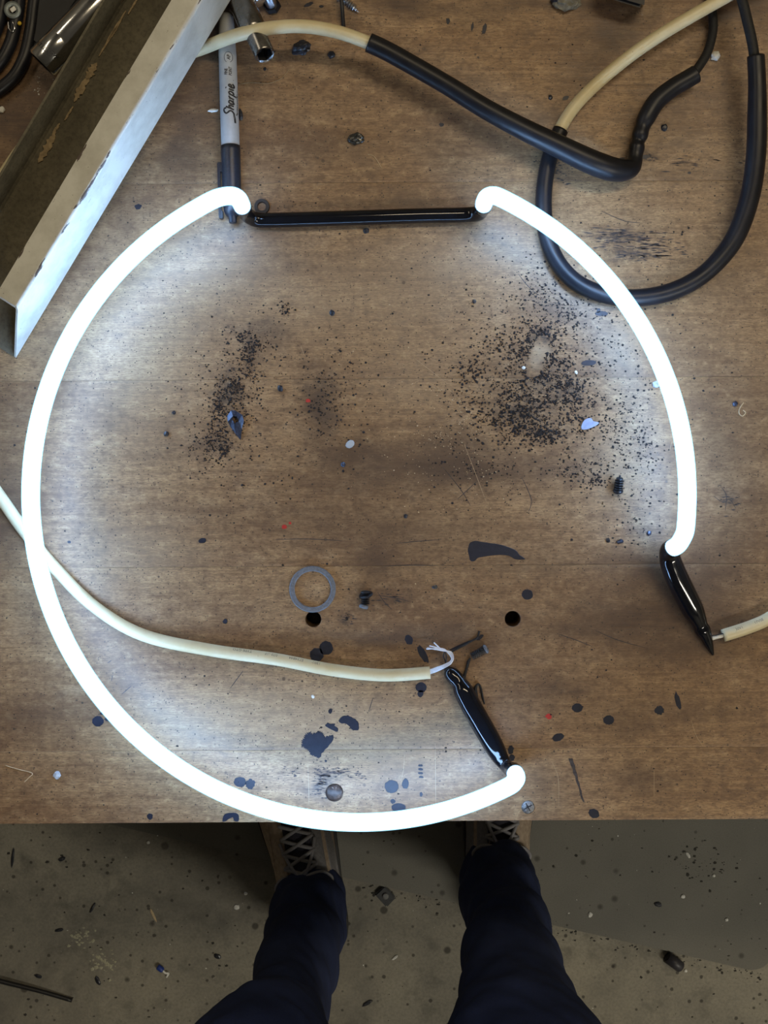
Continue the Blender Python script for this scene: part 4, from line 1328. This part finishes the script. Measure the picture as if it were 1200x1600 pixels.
# ------------------------------------------------------------------ crumbs and dust nobody could count
def crumbs(name, pts, mat, label, cat='crumbs', flat=.55):
    vs, fs = [], []
    for (px, py, s) in pts:
        c = W(px, py, 0)
        s *= K0
        b0 = len(vs)
        a0 = random.uniform(0, 6.28)
        nsd = random.choice((3, 4, 4, 5))
        el = random.uniform(.6, 1.0)
        for k in range(nsd):
            a_ = a0 + 6.283 * k / nsd
            rr = s * random.uniform(.7, 1.15)
            vs.append((c.x + math.cos(a_) * rr, c.y + math.sin(a_) * rr * el, T))
        hh = s * random.uniform(.7, 1.3) * flat
        for k in range(nsd):
            a_ = a0 + 6.283 * k / nsd + .3
            rr = s * random.uniform(.3, .7)
            vs.append((c.x + math.cos(a_) * rr, c.y + math.sin(a_) * rr * el, T + hh * random.uniform(.7, 1.1)))
        for k in range(nsd):
            k2 = (k + 1) % nsd
            fs.append((b0 + k, b0 + k2, b0 + nsd + k2, b0 + nsd + k))
        fs.append(tuple(b0 + nsd + k for k in range(nsd)))
    o = mesh_obj(name, vs, fs, mat)
    tag(o, label, cat, kind='stuff')
    return o


def size(lo=.35, hi=1.9, p=2.6):
    return lo + (hi - lo) * random.random() ** p


def in_cap(px, py):
    ax_, ay, bx_, by = 847, 536, 833, 578
    t = max(0, min(1, ((px - ax_) * (bx_ - ax_) + (py - ay) * (by - ay)) / ((bx_ - ax_) ** 2 + (by - ay) ** 2)))
    return math.hypot(px - ax_ - t * (bx_ - ax_), py - ay - t * (by - ay)) < 11


pts = []
RB = [(843, 522, 14, 9, 190), (830, 530, 7, 12, 80), (858, 540, 6, 18, 120), (812, 553, 14, 10, 130), (872, 568, 14, 13, 170), (888, 601, 16, 8, 190), (880, 626, 26, 7, 230), (822, 600, 10, 8, 90), (850, 592, 9, 8, 90),
      (798, 628, 12, 14, 240), (828, 640, 18, 12, 330), (848, 675, 16, 9, 240), (803, 668, 16, 12, 230), (790, 655, 22, 8, 160), (870, 684, 10, 6, 90), (760, 648, 14, 12, 90), (772, 535, 14, 14, 110), (735, 580, 12, 10, 90),
      (870, 490, 22, 14, 170), (840, 456, 16, 12, 90), (840, 600, 70, 60, 1200), (850, 560, 100, 90, 700), (905, 740, 26, 14, 190), (930, 750, 8, 6, 60), (955, 690, 46, 40, 260), (990, 790, 30, 50, 160), (1000, 620, 20, 30, 60),
      (735, 730, 45, 30, 200), (880, 480, 60, 40, 260), (895, 660, 14, 14, 120), (745, 600, 30, 26, 140), (960, 660, 20, 18, 90), (1000, 700, 16, 26, 60)]
for (cx, cy, sx_, sy_, nn) in RB:
    for _ in range(int(nn * 2.3)):
        px, py = random.gauss(cx, sx_), random.gauss(cy, sy_)
        if in_cap(px, py): continue
        if mnoise.noise(Vector((px / 7, py / 5, 1.5))) * .9 + mnoise.noise(Vector((px / 2.5, py / 2.2, 4))) * .5 + random.uniform(-.35, .55) < 0: continue
        pts.append((px, py, size(.45, 2.7, 2.2)))
crumbs('soot_crumbs', pts, SOOT, 'dense patch of black soot crumbs in the right half of the ring')
pts = []
for (cx, cy, sx_, sy_, nn) in [(388, 528, 8, 8, 80), (403, 541, 6, 7, 90), (387, 556, 6, 12, 120), (385, 580, 10, 10, 90), (361, 598, 7, 5, 80), (372, 606, 8, 6, 80), (358, 622, 12, 10, 170), (344, 640, 9, 10, 120),
                               (376, 650, 8, 8, 110), (338, 660, 10, 12, 130), (328, 697, 18, 14, 180), (342, 690, 8, 14, 130), (353, 703, 5, 6, 60), (444, 484, 8, 6, 70), (360, 640, 34, 50, 420), (390, 560, 34, 40, 260),
                               (500, 646, 18, 26, 150), (505, 600, 26, 24, 130), (540, 610, 30, 60, 140), (390, 740, 60, 30, 100)]:
    for _ in range(int(nn * 2.1)):
        px, py = random.gauss(cx, sx_), random.gauss(cy, sy_)
        if mnoise.noise(Vector((px / 7, py / 6, 3.5))) * .9 + mnoise.noise(Vector((px / 2.5, py / 2.5, 6))) * .5 + random.uniform(-.35, .55) < 0: continue
        pts.append((px, py, size(.45, 2.5, 2.2)))
crumbs('soot_crumbs', pts, SOOT, 'trail of black soot crumbs around the foil scrap on the left')
pts = []
while len(pts) < 1150:
    a_, b_ = random.uniform(-20, 1220), random.uniform(-10, 1278)
    if mnoise.noise(Vector((a_ / 90, b_ / 90, 2.5))) + random.uniform(-.25, .45) > 0:
        pts.append((a_, b_, size(.35, 2.6, 4)))
for _ in range(420):
    pts.append((random.gauss(620, 160), random.gauss(1010, 180), size(.35, 1.8, 3)))
for _ in range(260):
    pts.append((random.gauss(480, 120), random.gauss(150, 90), size(.4, 1.7, 3)))
pts = [p for p in pts if p[1] < 1276 and all(math.hypot(p[0] - a_, p[1] - b_) > 15 for a_, b_ in HOLES)]
crumbs('dirt_specks', pts, SOOT, 'loose dark dirt specks strewn over the whole bench top', 'specks', .4)
pts = []
for (cx, cy, sx_, sy_, nn) in [(684, 610, 8, 2.2, 40), (712, 625, 6, 6, 36), (728, 645, 8, 8, 40), (735, 665, 9, 10, 40), (688, 684, 12, 8, 60), (620, 670, 50, 40, 70), (800, 690, 80, 50, 80), (740, 730, 24, 24, 50), (870, 600, 60, 60, 60),
                               (700, 720, 60, 40, 70), (650, 640, 120, 90, 90), (85, 130, 14, 16, 26)]:
    for _ in range(nn):
        pts.append((random.gauss(cx, sx_), random.gauss(cy, sy_), size(.4, 1.5)))
crumbs('sawdust', pts, SAWDUST, 'pale sawdust grains sprinkled across the middle of the ring', 'sawdust', .5)

pts = []
for (cx, cy, sx_, sy_, nn) in [(62, 127, 2, 4, 8), (58, 141, 3, 3, 7), (86, 124, 2.5, 5, 12), (93, 124, 2, 3, 5), (80, 112, 2, 2, 3), (70, 138, 8, 8, 8)]:
    for _ in range(nn): pts.append((random.gauss(cx, sx_), random.gauss(cy, sy_), size(.5, 1.7)))
crumbs('white_flakes', pts, WHITEBIT, 'white flakes on the boards below the large socket mouth', 'flakes', .5)
# horizontal black scuffs rubbed into the boards inside the cable loop and beside it
vs, fs = [], []
for (cx, cy, sx_, sy_, nn, ln) in [(985, 365, 30, 7, 60, 9), (1005, 388, 34, 9, 60, 9), (1040, 400, 24, 7, 26, 8), (958, 378, 14, 6, 24, 7), (1010, 246, 8, 3, 16, 4), (870, 255, 16, 10, 26, 4), (890, 275, 18, 10, 20, 4), (1060, 255, 40, 6, 20, 9),
                                   (458, 1208, 8, 4, 12, 4), (520, 1206, 14, 4, 40, 5), (502, 1222, 6, 12, 60, 4), (545, 966, 5, 5, 26, 3), (1140, 785, 12, 10, 18, 5), (560, 1212, 10, 3, 10, 4), (612, 933, 20, 5, 20, 6)]:
    for _ in range(nn):
        px, py = random.gauss(cx, sx_), random.gauss(cy, sy_)
        l_ = ln * random.uniform(.3, 1.3); w_ = random.uniform(.4, 1.3); sl = random.uniform(-.12, .16)
        b0 = len(vs)
        vs += [W(px - l_, py - l_ * sl, .00007), W(px, py - w_, .00007), W(px + l_, py + l_ * sl, .00007), W(px, py + w_, .00007)]
        fs.append((b0, b0 + 3, b0 + 2, b0 + 1))
o = mesh_obj('scuff_marks', vs, fs, SMEAR, bench)
o['kind'] = 'stuff'

# ------------------------------------------------------------------ things on the floor
o = tube('black_rod', [(*FL(-160, 1488, .011), .0032), (*FL(-60, 1517, .011), .0032), (*FL(0, 1534, .010), .0032), (*FL(60, 1549, .008), .0030), (*FL(112, 1564, .005), .0030)], BLACKPLASTIC, None, 10, 5)
o.location.z = 0.0
tag(o, 'thin black rod on the concrete at the lower left corner', 'rod')
o = empty('black_bushing', FL(1055, 1503, 0), 0, 'short dark tube lying by the mat edge at lower right', 'tube')
lathe('bushing_wall', FL(1042, 1495, .0085), FL(1066, 1513, .0085) - FL(1042, 1495, .0085), [(.001, .006), (0, .0082), (.024, .0080), (.026, .0060)], simple('dark_grey_plastic', (.035, .034, .042), .45), o, 20)
lathe('bushing_bore', FL(1041.7, 1494.8, .0085), FL(1066, 1513, .0085) - FL(1042, 1495, .0085), [(0, .0005), (0, .0060), (.003, .0060)], DARKIN, o, 20)
o = empty('rubber_pad', FL(603, 1400, 0), 0, 'dark square rubber pad tilted on the concrete between the feet', 'pad')
Q = [(586, 1398), (601, 1384), (619, 1402), (604, 1418)]
box('pad_body', [FL(a_, b_, h) for h in (0.0, .008) for a_, b_ in Q], simple('dark_rubber_pad', (.045, .048, .052), .6, 0, .4, .3, 300), o, .0018)
lathe('pad_boss', FL(602.5, 1400, .008), (0, 0, 1), [(-.001, .0045), (.0015, .0045), (.002, .003)], simple('pale_rubber_boss', (.16, .165, .165), .6), o, 18)
o = empty('wire_connector', FL(253, 1515, 0), 0, 'small blue wire connector with a white end on the floor at left', 'connector')
lathe('connector_cap', FL(246, 1510, .0042), FL(254, 1516, .0042) - FL(246, 1510, .0042), [(0, .0025), (.001, .0040), (.008, .0040), (.010, .0030)], BLUECONN, o, 16)
tube('connector_wire', [(*FL(253, 1515, .0040), .0016), (*FL(258, 1520, .0036), .0016), (*FL(263, 1521, .0030), .0017), (*FL(260, 1527, .0020), .0014)], WHITEBIT, o, 8, 4)
FLS = [
    (97, 1342, 6, 3, -.4, CHUNKM, 'dark sliver on the floor under the bench front at left', 'sliver'), (20, 1340, 2.2, 16, .1, CHUNKM, 'dark stick on the floor by the left edge near the bench', 'stick'),
    (145, 1418, 2, 9, .5, CHUNKM, 'thin dark splinter on the floor in the left middle', 'splinter'), (60, 1525, 6, 3, .4, CHUNKM, 'black chip on the floor above the black rod', 'chip'),
    (153, 1532, 3.4, 8, -.5, CHUNKM, 'dark flake on the floor right of the black rod', 'flake'), (232, 1316, 2.6, 2.8, 0, WHITEBIT, 'white chip on the floor just below the bench edge', 'chip'),
    (370, 1417, 4.4, 4, .2, WHITEBIT, 'whitish pebble on the floor left of the left shoe leg', 'pebble'), (384, 1396, 3, 2.6, .2, WHITEBIT, 'small white chip beside the left trouser leg', 'chip'),
    (922, 1429, 3.4, 4.4, .4, WHITEBIT, 'white chip on the mat right of the right leg', 'chip'), (1067, 1400.5, 3.4, 3.4, 0, WHITEBIT, 'pale round chip on the mat at right', 'chip'),
    (1075, 1336, 2.2, 5, -.6, WHITEBIT, 'pale sliver on the mat near the bench edge', 'sliver'), (1115, 1368, 2.6, 2.4, 0, WHITEBIT, 'tiny white chip in the dark smudge on the mat', 'chip'),
    (1071, 1516.5, 2.8, 2.6, 0, WHITEBIT, 'tiny white chip at the end of the dark tube', 'chip'), (1135, 1437, 2.6, 2.6, 0, WHITEBIT, 'tiny white chip on the mat far right', 'chip'),
    (574, 1567, 9, 3, -.5, CHUNKM, 'dark flake with a pale tip between the legs', 'flake'), (1028, 1413, 6, 4, .3, CHUNKM, 'dark three-cornered crumb on the mat', 'crumb'),
    (340, 1494, 6, 4, .3, CHUNKM, 'dark crumb on the floor left of the left knee', 'crumb'), (240, 1430, 2, 12, -.45, SAWDUST, 'pale splinter on the floor right of the dark one', 'splinter'),
    (617, 1496, 2, 6, .9, WHITEBIT, 'pale sliver on the concrete between the legs', 'sliver'), (93, 1453, 7, 2.6, -.2, CHUNKM, 'dark sliver on the floor left of the pale scrapings', 'sliver'),
]
for i, (px, py, a_, b_, rz, mt, lb_, ct) in enumerate(FLS):
    onmat = (py < 1394.5 + (px - 640) * .2272)
    k = CZ / F
    z0 = .006 if onmat else 0.0
    o = chunk('floor_' + ct, FL(px, py, z0), a_ * k, b_ * k, .0016, mt, None, -rz, .3, i + 40, 2)
    tag(o, lb_, ct)
# pale scrapings stuck to the concrete
def floor_crumbs(name, pts, mat, label, cat):
    vs, fs = [], []
    for (px, py, s) in pts:
        q_ = FL(px, py)
        if q_.y < -.28 and (-.19 < q_.x < -.03 or .08 < q_.x < .23): continue
        onmat = (py < 1394.5 + (px - 640) * .2272)
        c = FL(px, py, .006 if onmat else 0.0)
        s *= CZ / F
        b0 = len(vs); a0 = random.uniform(0, 6.28); nsd = random.choice((4, 5, 6)); el = random.uniform(.4, 1)
        for k in range(nsd):
            a_ = a0 + 6.283 * k / nsd; rr = s * random.uniform(.5, 1.2)
            vs.append((c.x + math.cos(a_) * rr, c.y + math.sin(a_) * rr * el, c.z))
        vs.append((c.x, c.y, c.z + s * .25))
        for k in range(nsd): fs.append((b0 + k, b0 + (k + 1) % nsd, b0 + nsd))
    o = mesh_obj(name, vs, fs, mat)
    tag(o, label, cat, kind='stuff')


pts = []
for (cx, cy, sx_, sy_, nn) in [(130, 1462, 10, 7, 26), (155, 1500, 9, 10, 36), (175, 1508, 6, 8, 16), (120, 1460, 5, 4, 8)]:
    for _ in range(nn): pts.append((random.gauss(cx, sx_), random.gauss(cy, sy_), random.uniform(.8, 4.0)))
floor_crumbs('pale_scrapings', pts, simple('pale_floor_scrapings', (.40, .385, .28), .85), 'pale yellowish scrapings on the concrete at lower left', 'scrapings')
pts = []
for _ in range(520): pts.append((random.uniform(-50, 1250), random.uniform(1270, 1610), size(.5, 3.2, 3.5)))
for _ in range(200):
    x = random.uniform(560, 1190); pts.append((x, 1394.5 + (x - 640) * .2272 + abs(random.gauss(0, 7)) + 2, size(.6, 3.6, 2.2)))
for _ in range(70): pts.append((random.gauss(1095, 26), random.gauss(1352, 16), size(.6, 3.6, 2)))
floor_crumbs('floor_dirt', pts, simple('black_floor_dirt', (.035, .033, .028), .9), 'loose black dirt strewn over the concrete and the mat edge', 'dirt')
dirt_pts = pts
pts = [(random.uniform(-50, 1250), random.uniform(1290, 1610), size(.4, 1.8, 3)) for _ in range(100)]
pts = [p for p in pts if all(math.hypot(p[0] - q_[0], p[1] - q_[1]) > 1.3 * (p[2] + q_[2]) + .5 for q_ in dirt_pts)]
floor_crumbs('floor_grit', pts, WHITEBIT, 'loose white grit scattered over the floor', 'grit')

# ------------------------------------------------------------------ the person standing at the bench
per = empty('person', (0.02, -0.54, 0), 0, 'person standing at the bench in dark blue jeans and tan lace-up shoes', 'person')


def loft_closed(sections, seg=24):
    """sections: (x,y,z,rx,ry) ellipses, closed volume"""
    vs, fs = [], []
    for (x, y, z, rx, ry) in sections:
        for k in range(seg):
            a_ = 2 * math.pi * k / seg
            vs.append((x + rx * math.cos(a_), y + ry * math.sin(a_), z))
    for i in range(len(sections) - 1):
        for k in range(seg):
            k2 = (k + 1) % seg
            fs.append((i * seg + k, i * seg + k2, (i + 1) * seg + k2, (i + 1) * seg + k))
    fs.append(tuple(range(seg - 1, -1, -1))); m = (len(sections) - 1) * seg
    fs.append(tuple(range(m, m + seg)))
    return vs, fs


legs = []
LEFT = [(-.1000, -.538, .050, .046, .058), (-.0985, -.538, .075, .0505, .062), (-.1000, -.540, .14, .0465, .059), (-.1035, -.546, .22, .0450, .058), (-.1070, -.554, .32, .0465, .060), (-.1110, -.556, .40, .0520, .064),
        (-.1180, -.549, .47, .0690, .075), (-.1220, -.546, .52, .0770, .080), (-.1240, -.552, .58, .0810, .084), (-.1200, -.567, .68, .0860, .092), (-.1090, -.585, .80, .0930, .106), (-.098, -.600, .90, .100, .118)]
RIGHT = [(.1560, -.494, .050, .044, .056), (.1560, -.494, .075, .0485, .060), (.1545, -.496, .14, .0480, .058), (.1500, -.506, .22, .0500, .059), (.1440, -.522, .32, .0560, .064), (.1400, -.536, .40, .0650, .070),
         (.1390, -.540, .47, .0790, .077), (.1390, -.541, .52, .0850, .081), (.1370, -.548, .58, .0870, .085), (.1300, -.565, .68, .0890, .094), (.1150, -.585, .80, .0950, .106), (.102, -.600, .90, .100, .118)]
HIPS = [(0, -.600, .80, .13, .08), (0, -.602, .86, .18, .115), (0, -.602, .93, .185, .120), (0, -.600, 1.00, .172, .112), (0, -.598, 1.04, .165, .106)]
V, Fc = [], []
for sec in (LEFT, RIGHT, HIPS):
    s5 = catmull(sec, 4)
    v_, f_ = loft_closed(s5)
    b0 = len(V); V += v_; Fc += [tuple(b0 + k for k in f) for f in f_]
tmp_me = bpy.data.meshes.new('tmp'); tmp_me.from_pydata(V, [], Fc); tmp_me.update()
tmp = bpy.data.objects.new('tmp', tmp_me); COL.objects.link(tmp)
rm = tmp.modifiers.new('r', 'REMESH'); rm.mode = 'VOXEL'; rm.voxel_size = 0.006; rm.use_smooth_shade = True
sm = tmp.modifiers.new('s', 'SMOOTH'); sm.iterations = 6; sm.factor = .5
dg = bpy.context.evaluated_depsgraph_get()
me = bpy.data.meshes.new_from_object(tmp.evaluated_get(dg))
jv = [v.co.copy() for v in me.vertices]; jn = [v.normal.copy() for v in me.vertices]; jf = [tuple(p.vertices) for p in me.polygons]
bpy.data.objects.remove(tmp); bpy.data.meshes.remove(me)
for i, v in enumerate(jv):
    amp = 0.0045 if v.z < .75 else .002
    # drag folds across the shin and behind the knee, bunching near the hem
    f1 = mnoise.noise(Vector((v.x * 9, v.y * 9, v.z * 20 + v.x * 14)))
    f2 = mnoise.noise(Vector((v.x * 24 + 3, v.y * 24, v.z * 46 - v.x * 30)))
    hem = 1.0 + 1.1 * math.exp(-((v.z - .13) / .09) ** 2)
    jv[i] = v + jn[i] * amp * (f1 * 1.5 + f2 * .8) * hem
jo = mesh_obj('jeans', jv, jf, DENIM, per, True)

def shoe(loc, rz, side_sign, mats):
    LS = .292
    def tr(x, y, z):
        c_, s_ = math.cos(rz), math.sin(rz)
        return Vector((loc[0] + x * c_ - y * s_, loc[1] + x * s_ + y * c_, z))
    # y from heel (-.075) to toe (LS-.075); (y, half width, centre x, height)
    S = [(-.075, .020, 0, .058), (-.070, .031, 0, .078), (-.055, .0365, 0, .092), (-.025, .0385, 0, .098), (.010, .040, 0, .100), (.040, .0425, 0, .094), (.070, .0455, .001, .084), (.100, .049, .002, .074), (.130, .0515, .003, .066),
         (.160, .0515, .003, .058), (.185, .047, .002, .051), (.203, .038, 0, .044), (.213, .024, -.001, .036), (.217, .010, -.002, .030)]
    S = catmull(S, 3)
    seg = 22
    vs, fs = [], []
    for (y, w, cx, h) in S:
        for k in range(seg):
            t = math.pi * k / (seg - 1)
            cxx = math.cos(t); szz = math.sin(t)
            x = cx * side_sign + w * (abs(cxx) ** .7) * (1 if cxx >= 0 else -1)
            z = .018 + (h - .018) * (szz ** .75)
            vs.append(tr(x, y, z))
    for i in range(len(S) - 1):
        for k in range(seg - 1):
            fs.append((i * seg + k, i * seg + k + 1, (i + 1) * seg + k + 1, (i + 1) * seg + k))
        fs.append((i * seg + seg - 1, i * seg, (i + 1) * seg, (i + 1) * seg + seg - 1))
    fs.append(tuple(range(seg))); m = (len(S) - 1) * seg
    fs.append(tuple(range(m + seg - 1, m - 1, -1)))
    sh = mesh_obj('shoe', vs, fs, SUEDE, per, True)
    fix_normals(sh)
    # sole
    out = [(cx * side_sign + (w + .003), y) for (y, w, cx, h) in S] + [(cx * side_sign - (w + .003), y) for (y, w, cx, h) in reversed(S)]
    n_ = len(out)
    vs = [tr(x, y, 0.0) for x, y in out] + [tr(x, y, .024) for x, y in out]
    fs = [tuple(range(n_, 2 * n_)), tuple(range(n_ - 1, -1, -1))] + [(i, (i + 1) % n_, n_ + (i + 1) % n_, n_ + i) for i in range(n_)]
    so = mesh_obj('sole', vs, fs, SOLE, sh); fix_normals(so)
    def top(y, x):
        for i in range(len(S) - 1):
            if S[i][0] <= y <= S[i + 1][0]:
                t = (y - S[i][0]) / (S[i + 1][0] - S[i][0] + 1e-9)
                w = S[i][1] + (S[i + 1][1] - S[i][1]) * t; h = S[i][3] + (S[i + 1][3] - S[i][3]) * t; cx = S[i][2] + (S[i + 1][2] - S[i][2]) * t
                u = min(.985, abs(x - cx * side_sign) / w)
                cc_ = u ** (1 / .7)
                return .018 + (h - .018) * (max(0, 1 - cc_ * cc_) ** .5) ** .75
        return .05
    def strip(name, outline, mat, lift):
        # outline: rows of (y, x0, x1)
        vs, fs = [], []
        M = 8
        for (y, x0, x1) in outline:
            for k in range(M + 1):
                x = x0 + (x1 - x0) * k / M
                e = lift if 0 < k < M else -.001
                vs.append(tr(x, y, top(y, x) + e))
        for i in range(len(outline) - 1):
            for k in range(M):
                fs.append((i * (M + 1) + k, i * (M + 1) + k + 1, (i + 1) * (M + 1) + k + 1, (i + 1) * (M + 1) + k))
        return mesh_obj(name, vs, fs, mat, sh, True)
    strip('tongue', [(y / 1000, -.017 - .003 * (y > 60), .017 + .003 * (y > 60)) for y in range(20, 136, 5)], SHOEDARK, .0025)
    strip('eyelet_panel', [(y / 1000, -.033, -.017) for y in range(30, 136, 5)], mats[0], .0022)
    strip('eyelet_panel', [(y / 1000, .017, .033) for y in range(30, 136, 5)], mats[1], .0022)
    strip('toe_cap', [(y / 1000, -.034 + (y - 150) * .0002, .034 - (y - 150) * .0002) for y in range(150, 201, 5)], SHOEGREY, .0015)
    strip('side_overlay', [(y / 1000, -.044, -.036) for y in range(20, 130, 5)], mats[0], .0012)
    strip('side_overlay', [(y / 1000, .036, .044) for y in range(20, 130, 5)], mats[1], .0012)
    ys_ = [.045, .062, .080, .098, .116]
    for i in range(len(ys_) - 1):
        for sg in (-1, 1):
            rows = []
            for k in range(7):
                t = k / 6
                x = sg * (-.022 + .044 * t); y = ys_[i] + (ys_[i + 1] - ys_[i]) * t
                p = tr(x, y, top(y, x) + .0055 + .001 * (sg > 0)); rows.append((*p, .0026))
            tube('lace', rows, LACE, sh, 7, 2)
    for sg in (-1, 1):
        rows = []
        for (x, y, dz) in ((0, .046, .009), (.012, .052, .013), (.028, .050, .012), (.038, .040, .010), (.033, .032, .010), (.018, .036, .011), (0, .044, .010)):
            p = tr(sg * x, y, top(y, sg * min(.03, x)) + dz * .9); rows.append((*p, .0024))
        tube('lace_bow', rows, LACE, sh, 7, 5)
        rows = []
        for (x, y, dz) in ((0, .046, .009), (.010, .060, .010), (.019, .078, .008), (.024, .094, .006)):
            p = tr(sg * x, y, top(y, sg * x) + dz * .8); rows.append((*p, .0023))
        tube('lace_end', rows, LACE, sh, 7, 5)
    return sh


shoe((-.0995, -.535), math.radians(11), -1, (SUEDE, SHOEGREY))
shoe((.1560, -.497), math.radians(-2), 1, (SHOEGREY, SUEDE))
